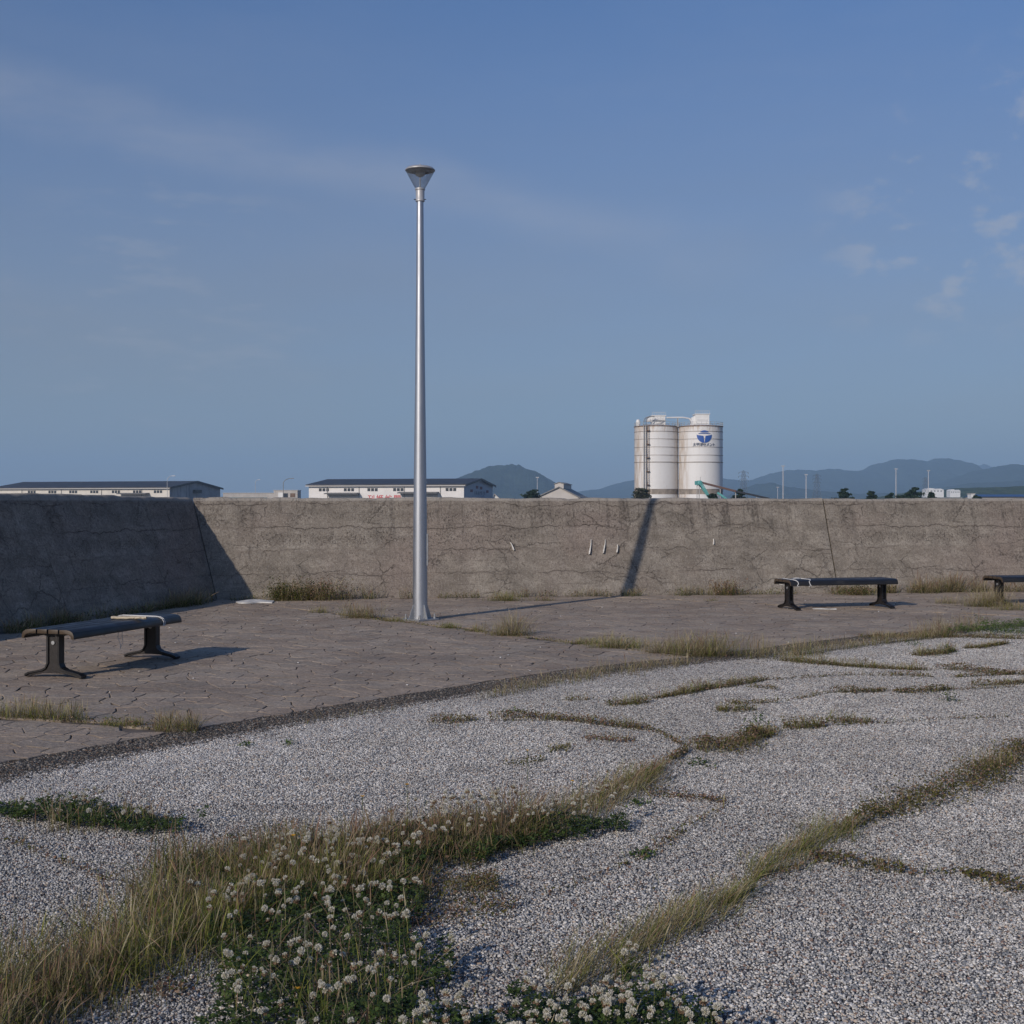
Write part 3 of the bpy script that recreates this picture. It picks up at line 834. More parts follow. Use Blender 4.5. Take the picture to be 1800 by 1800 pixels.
o = mb.build('string', m_string); tag(o, 'white string wound twice round the bench with the off white roll', 'string')
mb = MB()
for dx in (0.0, 0.05):
    p0 = bench_pt(0, -0.02 + dx, -0.14, 0.388)
    q = Vector(p0)
    mb.tube([q, q + Vector((0.004, 0, -0.05)), q + Vector((-0.006 + dx * .2, 0, -0.11)), q + Vector((0.012, 0.002, -0.16)), q + Vector((0.02 - dx * .5, 0, -0.19)), q + Vector((0.014 - dx * .5, 0, -0.215))], 0.0028)
o = mb.build('dangling_string', m_string); tag(o, 'frayed white string hanging below the bench seat', 'string')
mb = MB()
mb.tube(loop_on(1, -0.735, 0.02, 0.005), 0.0055); mb.tube(loop_on(1, -0.52, -0.03, 0.005), 0.0055)
mb.tube([bench_pt(1, -0.75, -0.10, 0.427), bench_pt(1, -0.66, 0.0, 0.428), bench_pt(1, -0.50, 0.07, 0.427)], 0.0055)
o = mb.build('string', m_string); tag(o, 'white string in two loops round the end of the bench beside the sea wall joint', 'string')

m_roll, t, b = newmat('weathered_paper')
tc = t.n('ShaderNodeTexCoord').outputs['Object']
c = t.mix(t.ss(t.noise(t.scale(tc, (1, 3, 3)), 16, 4), 0.55, 0.62, 0, 0.8), (0.52, 0.45, 0.34), (0.12, 0.10, 0.08))
t.put(b.inputs['Base Color'], c); b.inputs['Roughness'].default_value = 0.9
ro = empty('paper_roll', bench_pt(0, 0.185, -0.11, 0.422), R(-3))
pts = [(-0.165 + 0.33 * i / 12, 0.002 * math.sin(i), 0.015 + 0.0015 * math.sin(i * 2.1)) for i in range(13)]
MB().tube(pts, [0.0135 + 0.001 * math.sin(i * 1.7) for i in range(13)], 14).build('roll', m_roll, ro, True)
MB().tube([(0.1655, 0.001, 0.015), (0.168, 0.001, 0.015)], 0.008, 10).build('core', simple('core_brown', (0.16, 0.12, 0.08), 0.9), ro)
tag(ro, 'off white weathered roll with dark marks lying across the bench', 'roll')

# litter on the paving
m_sheet = simple('white_plastic', (0.62, 0.62, 0.61), 0.5, var=0.1)
c0 = P(447, 1059)
nx, ny = 22, 12
vs = []; fs = []
for j in range(ny + 1):
    for i in range(nx + 1):
        u, v = i / nx - .5, j / ny - .5
        k = 1 - 0.35 * abs(v) * (1 + math.sin(u * 9)) * .6
        x = u * 0.56 * k; y = v * 0.42 + 0.05 * math.sin(u * 7)
        z = 0.012 + 0.035 * (math.cos(u * 2.6) ** 2) * (0.6 + 0.6 * vnoise(u * 6 + 3, v * 5, 3)) * (1 - abs(v) * 1.2)
        vs.append((x, y, max(0.004, z)))
for j in range(ny):
    for i in range(nx):
        a = j * (nx + 1) + i; fs.append((a, a + 1, a + nx + 2, a + nx + 1))
# thickness
n0 = len(vs); vs += [(x, y, 0.001) for x, y, z in vs]
rim = [i for i in range(nx + 1)] + [j * (nx + 1) + nx for j in range(1, ny + 1)] + [ny * (nx + 1) + i for i in range(nx - 1, -1, -1)] + [j * (nx + 1) for j in range(ny - 1, 0, -1)]
for k in range(len(rim)):
    a, b2 = rim[k], rim[(k + 1) % len(rim)]; fs.append((a, b2, n0 + b2, n0 + a))
o = MB().add(vs, fs).build('plastic_sheet', m_sheet, None, True); o.location = (c0[0], c0[1], 0.002); o.rotation_euler = (0, 0, R(6))
tag(o, 'crumpled white plastic sheet on the ground near the wall corner', 'plastic sheet')
c0 = P(1450, 1071.5)
mb = MB(); pts = [(-0.16, 0.03), (-0.05, 0.0), (0.06, -0.012), (0.15, -0.03)]
vs = []; fs = []
for i, (x, y) in enumerate(pts): vs += [(x, y - 0.022, 0.003), (x, y + 0.022, 0.003), (x, y + 0.022, 0.010 + 0.006 * (i % 2)), (x, y - 0.022, 0.010 + 0.006 * (i % 2))]
for i in range(3):
    k = i * 4
    for q in range(4): fs.append((k + q, k + (q + 1) % 4, k + 4 + (q + 1) % 4, k + 4 + q))
fs += [(0, 3, 2, 1), (12, 13, 14, 15)]
o = mb.add(vs, fs).build('paper_strip', m_sheet); o.location = (c0[0], c0[1], 0.002)
tag(o, 'thin white strip of litter lying under the bench with string', 'litter')

# ------------------------------------------------------------------ cement silos
m_silo, t, b = newmat('white_silo_paint')
tc = t.n('ShaderNodeTexCoord').outputs['Object']
sx, sy, sz = t.sep(tc)
ang = t.m('ARCTAN2', sy, sx)
cyl = t.comb(t.m('MULTIPLY', ang, 6.0), 0.0, sz)
c = t.mix(t.noise(cyl, 0.25, 4), (0.66, 0.65, 0.64), (0.76, 0.755, 0.75))
rust = t.m('MULTIPLY', t.ss(t.noise(t.scale(cyl, (1.3, 1, 0.09)), 1.0, 5, 0.65), 0.52, 0.72), t.ss(t.noise(cyl, 0.9, 4, .7), 0.40, 0.7))
c = t.mix(t.m('MULTIPLY', rust, 0.45), c, (0.40, 0.29, 0.19))
topr = t.m('MULTIPLY', t.ss(sz, 19.8, 22.2), t.ss(t.noise(t.scale(cyl, (1.6, 1, 0.25)), 1.4, 4, .7), 0.42, 0.62))
c = t.mix(t.m('MULTIPLY', topr, 0.7), c, (0.42, 0.30, 0.20))
side = t.ss(sx, -3.2, -5.4)
sr = t.m('MULTIPLY', side, t.ss(t.noise(t.scale(cyl, (2.5, 1, 0.2)), 1.0, 5, .7), 0.35, 0.62))
c = t.mix(t.m('MULTIPLY', sr, 0.75), c, (0.38, 0.27, 0.17))
spots = t.ss(t.noise(cyl, 2.6, 3, 0.7), 0.70, 0.76)
c = t.mix(t.m('MULTIPLY', spots, 0.6), c, (0.20, 0.13, 0.09))
t.put(b.inputs['Base Color'], c); b.inputs['Roughness'].default_value = 0.55
m_band = simple('dirty_band', (0.27, 0.235, 0.21), 0.8, var=0.3, scale=0.6)
m_skirt = simple('stained_skirt', (0.30, 0.26, 0.22), 0.85, var=0.3, scale=0.5, streak=((0.12, 0.09, 0.075), (2.5, 2.5, 0.2), 0.8))
m_bwhite = simple('white_cladding', (0.72, 0.72, 0.71), 0.6, var=0.06, scale=0.4)
m_pipe = simple('white_pipe', (0.66, 0.66, 0.66), 0.5, var=0.1, scale=0.5)
m_rail = simple('grey_rail', (0.36, 0.36, 0.36), 0.6, var=0.2)
m_gpipe = simple('grey_pipe', (0.24, 0.24, 0.24), 0.5, var=0.2, scale=0.4)
m_rust = simple('rusted_steel', (0.16, 0.10, 0.065), 0.8, var=0.4, scale=0.8)
m_blue = simple('blue_sign_paint', (0.025, 0.09, 0.34), 0.5, var=0.06)
m_dtext = simple('dark_blue_letter', (0.035, 0.05, 0.10), 0.6, var=0.05)

def text_mesh(s, size, align='CENTER'):
    cu = bpy.data.curves.new('lettering', 'FONT'); cu.body = s; cu.size = size; cu.align_x = align; cu.align_y = 'CENTER'
    cu.offset = size * 0.016
    o = bpy.data.objects.new('lettering', cu); C.objects.link(o)
    bpy.context.view_layer.update()
    me = bpy.data.meshes.new_from_object(o.evaluated_get(bpy.context.evaluated_depsgraph_get()))
    bpy.data.objects.remove(o); bpy.data.curves.remove(cu)
    return me

def silo_z(y, d): return EYE + (HOR - y) * d / FPX
SR = 38.5 / FPX * 350
def make_silo(cxp, d, label, topy=750.5):
    x = (cxp - 900) / FPX * d
    s = empty('cement_silo', (x, d, 0)); tag(s, label, 'silo', 'twin cement silos')
    zt = silo_z(topy, d); r = SR
    b0, b1 = silo_z(869, d), silo_z(860, d)
    MB().lathe([(r, -0.05), (r, b0)], 72, cap=False).build('lower_shell', m_silo, s, True)
    MB().lathe([(r + .02, b0), (r + .02, b1)], 72, cap=False).build('stained_skirt', m_skirt, s, True)
    body = MB().lathe([(r, b1), (r, zt), (r - 1.0, zt + 0.25), (0.3, zt + 0.9)], 72).build('shell', m_silo, s, True)
    for yy, hh in ((759.7, .09), (773, .07), (787, .07), (801, .07), (813, .14), (860, .10)):
        z = silo_z(yy, d); MB().lathe([(r + 0.03, z - hh), (r + 0.10, z - hh), (r + 0.10, z + hh * .4), (r + .03, z + hh * .4)], 72).build('band', m_band, s, True)
    for k in range(1, 10):
        if k in (2, 5): continue
        z = silo_z(773 + k * 4.0, d)
    rim = MB()
    rim.lathe([(r - .05, zt - .12), (r + 0.14, zt - .12), (r + 0.14, zt + .1), (r - .05, zt + .1)], 72)
    rim.build('top_rim', m_rust, s, True)
    rl = MB(); nn = 30
    for k in range(nn):
        a = 2 * math.pi * k / nn
        rl.bar((r * math.cos(a), r * math.sin(a), zt), (r * math.cos(a), r * math.sin(a), zt + 1.1), 0.07)
    for zz in (0.55, 1.1):
        for k in range(nn):
            a, a2 = 2 * math.pi * k / nn, 2 * math.pi * (k + 1) / nn
            rl.bar((r * math.cos(a), r * math.sin(a), zt + zz), (r * math.cos(a2), r * math.sin(a2), zt + zz), 0.06)
    rl.build('guard_rail', m_rail, s)
    return s, x, zt
silo_l, xl, ztl = make_silo(1153.5, 353, 'white cement silo with ladder and pipes on its rust streaked side')
silo_r, xr, ztr = make_silo(1231.5, 350, 'white cement silo bearing the blue emblem and lettering')
K = 350 / FPX
def housing(par, x0, x1, h, y0=-2.0, y1=2.5, stairs=False):
    hb = MB().box(x0, x1, y0, y1, 22.0, 22.0 + h).build('rooftop_housing', m_bwhite, par, bevel=0.04)
    MB().box(x0 - .2, x1 + .2, y0 - .2, y1 + .2, 22.0 + h + .003, 22.0 + h + .2).build('roof_slab', m_bwhite, hb)
    mb = MB()
    for k in range(7):
        xx = x0 + (x1 - x0) * k / 6
        mb.bar((xx, y0 - .1, 22 + h + .2), (xx, y0 - .1, 22 + h + 1.0), 0.06)
    mb.bar((x0, y0 - .1, 22 + h + 1.0), (x1, y0 - .1, 22 + h + 1.0), 0.06); mb.build('roof_rail', m_pipe, hb)
    mb = MB()
    for zz in (1.0, 2.0): mb.box(x0 + .4, x1 - .4, y0 - .04, y0 - .001, 22 + zz * 0.9, 22 + zz * 0.9 + .12)
    mb.build('louvre', m_rail, hb)
    if stairs:
        mb = MB(); mb.bar((x0 - .2, y0 - .5, 22.2), (x1 - .5, y0 - .5, 22 + h * .62), .25, .14); mb.bar((x0 - 1.4, y0 - .5, 22 + h * .62), (x1 + .2, y0 - .5, 22 + h * .62), .3, .14)
        for q in range(6): mb.bar((x0 - 1.4 + q * .9, y0 - .7, 22 + h * .62), (x0 - 1.4 + q * .9, y0 - .7, 22 + h * .62 + 1), .06)
        mb.build('stair', m_rail, hb)
        MB().prism([(x0 - 1.3, 22 + h * .55), (x0 - .01, 22 + h * .55), (x0 - .01, 22 + h * .98), (x0 - .5, 22 + h * .95), (x0 - 1.3, 22 + h * .7)], 1, y0 + .5, y1 - .5).build('filter_box', m_bwhite, hb, bevel=0.03)
    return hb
housing(silo_l, -1.3, 2.3, 3.2, stairs=True)
housing(silo_r, -1.7, 2.1, 3.4)
MB().prism([(-2.7, 22.0), (-1.71, 22.0), (-1.71, 25.0), (-2.7, 24.6)], 1, -1.6, 1.6).build('side_hopper', m_bwhite, silo_r, bevel=0.04)
# bridge pipe between the silos
d0 = xl - xr
mb = MB(); mb.tube([(d0 + 2.3, -1.5, 24.55), (d0 + 5, -1.5, 24.6), (-5, -1.5, 24.6), (-3.4, -1.5, 24.35), (-2.2, -1.5, 23.2), (-1.6, -1.5, 22.4)], 0.22, 10)
bp_ = mb.build('bridge_pipe', m_pipe, silo_r, True)
for xx in (d0 + 5.3, -6.4): MB().bar((xx, -1.5, 22.0), (xx, -1.5, 24.4), 0.28).build('pipe_post', m_pipe, silo_r)
# ladder, risers on the left silo
def on_cyl(a, r, z): return (r * math.cos(a), r * math.sin(a), z)
a0 = R(180 + 52)
mb = MB()
for da in (0.0, 0.10):
    mb.tube([on_cyl(a0 + da, SR + 0.35, 0.0), on_cyl(a0 + da, SR + 0.35, 22.5), on_cyl(a0 + da, SR + 0.3, 23.6), on_cyl(a0 + da, SR - 0.3, 24.4), on_cyl(a0 + da + .12, SR - 1.3, 24.9), on_cyl(a0 + da + .3, SR - 2.4, 25.0)], 0.13, 8)
mb.build('riser_pipe', m_gpipe, silo_l, True)
mb = MB(); a1 = a0 + 0.2
for da in (-.04, .04): mb.bar(on_cyl(a1 + da, SR + .4, 0), on_cyl(a1 + da, SR + .4, 22.6), 0.09)
for k in range(44): mb.bar(on_cyl(a1 - .04, SR + .4, .5 + k * .5), on_cyl(a1 + .04, SR + .4, .5 + k * .5), 0.06)
mb.build('ladder', m_rust, silo_l)
for k in range(6):
    z = 2.5 + k * 3.7
    mb = MB(); p, q = on_cyl(a1, SR + .05, z), on_cyl(a1, SR + .9, z)
    mb.bar(p, q, 0.9, 0.14); mb.bar(q, (q[0], q[1], z + 1.0), .08); mb.build('landing', m_rust, silo_l)
MB().lathe([(0.02, 22.3), (.55, 22.4), (.62, 23.6), (.45, 24.2), (.02, 24.35)], 14, cx=-SR + .9, cy=-1.0).build('vent_dome', m_bwhite, silo_l, True)

# emblem and lettering, bent round the right silo
def wrap(me, dx, z, r):
    bm = bmesh.new(); bm.from_mesh(me)
    bmesh.ops.triangulate(bm, faces=bm.faces)
    for _ in range(2):
        es = [e for e in bm.edges if abs(e.verts[0].co.x - e.verts[1].co.x) > 0.35]
        if es: bmesh.ops.subdivide_edges(bm, edges=es, cuts=1); bmesh.ops.triangulate(bm, faces=bm.faces)
    for v in bm.verts:
        a = (v.co.x + dx) / r; zz = v.co.y + z
        v.co = (r * math.sin(a), -r * math.cos(a), zz)
    bm.to_mesh(me); bm.free(); me.update(); return me
def arc(rx, ry, a0, a1, n, cx=0, cy=0): return [(cx + rx * math.cos(a0 + (a1 - a0) * i / n), cy + ry * math.sin(a0 + (a1 - a0) * i / n)) for i in range(n + 1)]
def flat(polys):
    me = bpy.data.meshes.new('emblem'); V = []; F = []
    for p in polys:
        k = len(V); V += [(x, y, 0) for x, y in p]; F.append(tuple(range(k, k + len(p))))
    me.from_pydata(V, [], F); return me
U = K                                               # metres per photo pixel at the silo
def ell_y(x, rx, ry): return -ry * math.sqrt(max(0, 1 - (x / rx) ** 2))
rx, ry = 13.4 * U, 13.6 * U
def bowl(s_):
    pts = [(s_ * x, ell_y(x, rx, ry)) for x in np.linspace(0.25 * U, rx, 22)]
    return pts + [(s_ * rx, 0.6 * U), (s_ * 11.0 * U, -0.2 * U), (s_ * 2.0 * U, -1.6 * U), (s_ * 1.5 * U, -3.2 * U)]
cap1 = [(x, 2.6 * U + 2.6 * U * (1 - (x / (10.5 * U)) ** 2) * 0.55) for x in np.linspace(-10.5 * U, 10.5 * U, 17)] + [(x, 1.9 * U + 0.9 * U * (1 - (x / (10.5 * U)) ** 2) * .5) for x in np.linspace(10.5 * U, -10.5 * U, 17)]
cap2 = [(x, 5.2 * U + 2.8 * U * (1 - (x / (7.6 * U)) ** 2)) for x in np.linspace(-7.6 * U, 7.6 * U, 15)] + [(x, 5.0 * U) for x in np.linspace(7.4 * U, -7.4 * U, 15)]
cz = silo_z(764.5, 350 - SR)
ex = (1232.4 - 1231.5) * U
me = wrap(flat([bowl(1), bowl(-1), cap1, cap2]), ex, cz, SR + 0.13); link('emblem', me, m_blue, silo_r)
for k, ch in enumerate('太平洋セメント'):
    me = wrap(text_mesh(ch, 6.6 * U), ex + (k - 3) * 5.75 * U, silo_z(781.8, 350 - SR), SR + 0.13); link('letter', me, m_dtext, silo_r)

# ------------------------------------------------------------------ warehouses and other far buildings
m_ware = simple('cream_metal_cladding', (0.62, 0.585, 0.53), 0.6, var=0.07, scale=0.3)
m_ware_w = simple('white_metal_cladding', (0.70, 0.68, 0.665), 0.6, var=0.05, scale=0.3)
m_gable_l = simple('stained_shaded_gable', (0.30, 0.31, 0.33), 0.75, var=0.15, scale=0.3, streak=((0.10, 0.10, 0.11), (0.7, 0.7, 0.08), 0.8))  # grey base holds the shade on this end wall; the streaks are stains
m_gable_r = simple('shaded_gable', (0.36, 0.40, 0.46), 0.7, var=0.06, scale=0.4)  # shade of the end wall painted in as a blue grey tone
m_roof = simple('dark_metal_roof', (0.040, 0.038, 0.044), 0.55, 0.1, var=0.25, scale=0.2)
m_trim = simple('dark_trim', (0.035, 0.037, 0.042), 0.5, 0.2)
m_gutter = simple('grey_gutter', (0.45, 0.43, 0.41), 0.6)
m_glass = simple('window_glass', (0.035, 0.04, 0.05), 0.15, var=0.1)
m_frame = simple('window_frame', (0.10, 0.10, 0.105), 0.5)
m_red = simple('red_letter_paint', (0.50, 0.035, 0.04), 0.5, var=0.05)
m_maroon = simple('maroon_sign', (0.13, 0.035, 0.045), 0.6)
m_grey_can = simple('grey_canopy', (0.12, 0.12, 0.125), 0.6)
m_pipe_d = simple('downpipe', (0.20, 0.195, 0.19), 0.5)

def warehouse(label, corner, ang, L, W, eave, ridge, wallmat, gablemat, bays, winx, left_wins=3, canopies=(), stop=None):
    """corner: near right corner (gable meets long wall); the long wall runs to local -x, the gable along +y"""
    s = empty('warehouse', (corner[0], corner[1], 0), ang); tag(s, label, 'warehouse')
    MB().box(-L, 0, 0.0, 0.3, 0, eave).build('long_wall', wallmat, s)
    MB().box(-L, 0, W - .3, W, 0, eave).build('back_wall', wallmat, s)
    for x in (-L, -0.3):
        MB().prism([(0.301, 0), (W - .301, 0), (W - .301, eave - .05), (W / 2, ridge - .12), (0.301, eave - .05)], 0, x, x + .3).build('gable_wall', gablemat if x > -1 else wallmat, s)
    th = 0.35
    for side in (0, 1):
        y0 = -1.0 if side == 0 else W + 1.0; e0 = eave - 1.0 * (ridge - eave) / (W / 2)
        MB().prism([(y0, e0), (W / 2, ridge), (W / 2, ridge + th), (y0, e0 + th)], 0, -L - 1.0, 1.0).build('roof', m_roof, s)
    for side in (0, 1):
        y0 = -1.05 if side == 0 else W + 1.05; e0 = eave - 1.05 * (ridge - eave) / (W / 2)
        MB().prism([(y0, e0 - .45), (W / 2, ridge - .45), (W / 2, ridge + th + .05), (y0, e0 + th + .05)], 0, 1.003, 1.20).build('barge_board', m_trim, s)
    MB().box(-L - 1, .9, -1.35, -1.02, eave - .55, eave - .18).build('gutter', m_gutter, s)
    MB().box(-L, 0, -0.06, -0.003, eave - 0.75, eave - 0.55).build('fascia_shadow_strip', m_pipe_d, s)
    for x in bays:
        MB().box(x - .12, x + .12, -.22, -.07, 0, eave - .5).build('downpipe', m_pipe_d, s)
    ww, wh = 1.05, 1.05
    for x in winx:
        for k in (-1, 0, 1):
            xc = x + k * 1.55; z1 = eave - 1.35
            f = MB()
            f.box(xc - ww / 2 - .1, xc + ww / 2 + .1, -.05, -.003, z1 - wh - .1, z1 - wh); f.box(xc - ww / 2 - .1, xc + ww / 2 + .1, -.05, -.003, z1, z1 + .1)
            f.box(xc - ww / 2 - .1, xc - ww / 2, -.05, -.003, z1 - wh, z1); f.box(xc + ww / 2, xc + ww / 2 + .1, -.05, -.003, z1 - wh, z1)
            fo = f.build('window', m_frame, s)
            MB().box(xc - ww / 2, xc + ww / 2, -.02, -.004, z1 - wh, z1).build('pane', m_glass, fo)
    for (xa, xb, z) in canopies:
        cn = MB().prism([(-3.2, z), (-.003, z + .25), (-.003, z + .65), (-3.2, z + .35)], 0, xa, xb).build('canopy', m_grey_can, s)
        MB().box(xa + .4, xb - .4, -.08, -.004, 0, z - .2).build('loading_door', m_gutter, s)
    return s

# left warehouse
c1 = PD(298, 857, 580); a1 = math.atan2(-25, 78)
e1 = c1[2]
w1 = warehouse('long cream warehouse with stained and shaded gable beyond the shaded sea wall', c1, a1, 96, 44, e1, e1 + 3.0, m_ware, m_gable_l,
               bays=[-14.5, -36, -58, -80], winx=[-6, -17, -28.3, -40, -51.5, -63, -74.5], canopies=((-26, -10.5, 5.2),))
gb = MB(); gb.box(0.003, 1.2, 19.5, 25.5, 5.8, 7.4); g_ = gb.build('gable_hood', m_trim, w1)

# second warehouse, with red lettering and the sign on its gable
c2 = PD(815.5, 852, 500); a2 = R(-14)
e2 = c2[2]
L2 = 65
w2 = warehouse('white warehouse with red lettering and a sign on its shaded gable', c2, a2, L2, 44, e2, e2 + 2.5, m_ware_w, m_gable_r,
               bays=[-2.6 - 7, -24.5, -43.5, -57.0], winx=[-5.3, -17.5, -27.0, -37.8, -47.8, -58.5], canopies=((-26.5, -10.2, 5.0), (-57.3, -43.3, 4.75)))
for k, ch in enumerate(('刊', '姫', '岐', '開')):
    me = text_mesh(ch, 3.1)
    o = link('red_letter', me, m_red, w2); o.rotation_euler = (R(90), 0, 0); o.location = (-38.4 + k * 3.65, -0.05, 2.75)
# gable sign: four dark tiles round small lettering
def gtile(y, z, s_): 
    return MB().box(0.004, 0.12, y - s_ / 2 * 3.1, y + s_ / 2 * 3.1, z - s_ / 2, z + s_ / 2).build('sign_tile', m_maroon, w2, bevel=0.02)
gtile(19.0, 7.6, 1.15); gtile(25.0, 7.35, 1.15); gtile(10.8, 6.1, 1.1); gtile(35.0, 6.0, 1.1)
mb = MB()
for k in range(7):                                  # short upright strokes of a line too small to read
    y = 15.5 + k * 2.5
    mb.box(0.004, 0.08, y, y + .7, 4.6, 6.0)
    if k % 2: mb.box(0.005, 0.075, y + .7, y + 1.7, 5.5 - .7 * (k % 3), 5.75 - .7 * (k % 3))
mb.build('gable_lettering', m_dtext, w2)
for k in range(4): MB().box(0.004, 0.1, 9.5 + k * 4.0, 12.6 + k * 4.0, 2.0, 3.0).build('small_sign', m_maroon, w2)

# low pale building and the box building between the warehouses
m_pale = simple('pale_concrete', (0.46, 0.43, 0.40), 0.85, var=0.1, scale=0.3, streak=((0.30, 0.27, 0.24), (1.2, 1.2, 0.2), 0.5))
m_green_band = simple('grey_green_band', (0.22, 0.26, 0.25), 0.7)
def block(name, label, cat, x0, x1, ytop, d, depth, mat):
    a, b2 = PD(x0, ytop, d), PD(x1, ytop, d)
    s = empty(name, ((a[0] + b2[0]) / 2, d, 0)); tag(s, label, cat); hw = (b2[0] - a[0]) / 2
    MB().box(-hw, hw, 0, depth, 0, a[2]).build('wall', mat, s, bevel=0.05)
    MB().box(-hw - .2, hw + .2, -.2, depth + .2, a[2] + .003, a[2] + .25).build('roof', m_gutter, s)
    return s, hw, a[2]
s, hw, h = block('low_building', 'long low pale building between the two warehouses', 'building', 392, 481, 867, 640, 14, m_pale)
MB().box(-hw + 1.2, hw - 3.2, -.08, -.004, h - 2.6, h - 2.0).build('window_band', m_green_band, s)
for k in range(7):
    x = -hw + 3 + k * (2 * hw - 6) / 6
    MB().box(x - 1.1, x + 1.1, -.1, -.004, h - 4.4, h - 2.9).build('window', m_glass, s)
s, hw, h = block('pump_house', 'small grey box building with a white door behind the curved lamp', 'building', 481, 523, 862.3, 560, 9, m_pale)
MB().box(-hw + 2.0, -hw + 4.2, -.08, -.004, h - 3.4, h - 0.9).build('door', m_bwhite, s)
MB().box(hw - 3.2, hw - 1.0, -.08, -.004, h - 2.9, h - 1.2).build('vent_panel', m_rust, s)
MB().box(-1.2, 1.0, -.08, -.004, h - 3.0, h - 1.2).build('window', m_glass, s)

# gabled shed with a ridge vent
m_shed = simple('shed_wall', (0.50, 0.47, 0.44), 0.8, var=0.06, scale=0.3)
m_shed_roof = simple('shed_roof', (0.22, 0.215, 0.21), 0.7, var=0.15, scale=0.3)
def gabled(name, label, cat, xl_, xr_, xp, ye, yp, d, depth, wm, rm, skew=0.0, vent=False):
    a, b2, p = PD(xl_, ye, d), PD(xr_, ye, d), PD(xp, yp, d)
    s = empty(name, (p[0], d, 0), skew); tag(s, label, cat)
    l_, r_ = a[0] - p[0], b2[0] - p[0]; e, z = a[2], p[2]
    MB().prism([(l_, 0), (r_, 0), (r_, e), (0, z), (l_, e)], 1, 0, depth).build('wall', wm, s)
    k = (z - e) / abs(l_); k2 = (z - e) / r_
    for (q, kk) in ((l_, k), (r_, k2)):
        o_ = 0.7 if q > 0 else -0.7
        MB().prism([(0, z + .02), (q + o_, e - abs(o_) * kk + .02), (q + o_, e - abs(o_) * kk + .28), (0, z + .30)], 1, -.8, depth + .8).build('roof', rm, s)
    if vent:
        MB().prism([(-1.5, z - .4), (1.5, z - .4), (1.5, z + 1.0), (0, z + 1.5), (-1.5, z + 1.0)], 1, -.2, depth * .9).build('ridge_vent', wm, s)
        MB().prism([(-1.8, z + 1.0), (0, z + 1.6), (1.8, z + 1.0), (1.8, z + 1.2), (0, z + 1.8), (-1.8, z + 1.2)], 1, -.5, depth * .9 + .3).build('vent_roof', rm, s)
    return s
gabled('gabled_shed', 'pale gabled shed with a vent on its ridge under the cone shaped hill', 'shed', 944, 1017, 983, 874, 856.5, 430, 26, m_shed, m_shed_roof, R(-9), True)
gabled('small_shed', 'tiny white shed at the end of the warehouse with the gable sign', 'shed', 866, 877, 869, 876, 869, 520, 8, m_bwhite, m_gutter)

# buildings on the right
m_blue_roof = simple('blue_metal_roof', (0.03, 0.09, 0.24), 0.5, var=0.1)
s, hw, h = block('blue_roof_building', 'long low building with a blue roof at the foot of the wooded rise', 'building', 1722, 1870, 874.2, 520, 16, m_pale)
MB().prism([(-1.0, h + .26), (17, h + .26), (8, h + 1.2)], 0, -hw - .5, hw + .5).build('blue_roof', m_blue_roof, s)
for k in range(8): MB().box(-hw + 2 + k * 4, -hw + 4.4 + k * 4, -.08, -.004, h - 2.2, h - .9).build('window', m_glass, s)
s, hw, h = block('white_hut', 'small white hut beside the blue roofed building', 'hut', 1707.5, 1713.5, 868.5, 470, 4, m_bwhite)
MB().box(-.4, .4, -.06, -.004, 0, 2).build('door', m_gutter, s)
for (lab, xa, xb, yt, yb, d) in (('broad white factory on the wooded hillside', 1627, 1659, 858, 866, 1650), ('smaller white factory beside the broad one on the wooded hillside', 1670, 1688, 860, 866, 1700)):
    a, b2 = PD(xa, yt, d), PD(xb, yb, d)
    s = empty('hillside_factory', ((a[0] + b2[0]) / 2, d, 0)); tag(s, lab, 'factory', 'white factories on the hillside'); hw = (b2[0] - a[0]) / 2
    hh = a[2]; zb = b2[2] - 6
    MB().box(-hw, hw, 0, 14, zb, hh - 2.2).build('wall', m_bwhite, s)
    MB().prism([(-hw - .4, hh - 2.19), (hw + .4, hh - 2.19), (hw * .62, hh - .6), (hw * .1, hh - .9), (-hw * .4, hh), (-hw * .75, hh - .3)], 1, -.4, 14.4).build('roof', m_bwhite, s)
    for k in range(5): MB().box(-hw + hw * (0.2 + .36 * k), -hw + hw * (0.36 + .36 * k), -.1, -.01, hh - 4.4, hh - 3.2).build('window', m_glass, s)
    MB().box(-hw - 2, hw + 2, -2, 16, -0.05, zb + .01).build('terrace', simple('terrace_concrete', (0.2, 0.2, 0.18), 0.9), s)

# conveyor in front of the silos
m_teal = simple('teal_steel', (0.10, 0.34, 0.33), 0.6, var=0.15, scale=1.0)
m_belt = simple('brown_belt', (0.13, 0.075, 0.06), 0.8, var=0.2)
DC = 322.0
def pc(x, y, dz=0): q = PD(x, y, DC); return Vector((q[0], q[1] + dz, q[2]))
cv0 = pc(1229, 849); base = Vector((cv0[0], DC, 0))
cv = empty('conveyor', base); tag(cv, 'teal loading conveyor with a brown belt in front of the emblem silo', 'conveyor')
def cvb(name, a, b2, w_, mat, h_=None): return MB().bar(a - base, b2 - base, w_, h_).build(name, mat, cv)
gnd = lambda v: Vector((v[0], v[1], 0.0))
head = MB(); q = pc(1229, 849) - base
head.lathe([(0.02, -.9), (.62, -.9), (.64, 0.7), (.4, .9), (.02, .9)], 14); head.box(-.9, .5, -.5, .5, -.8, .6); ho = head.build('head_drum', m_teal, cv, True); ho.location = q; ho.rotation_euler = (R(90), 0, R(12))
cvb('mast', pc(1231, 845), pc(1231, 838), 0.12, m_rail)
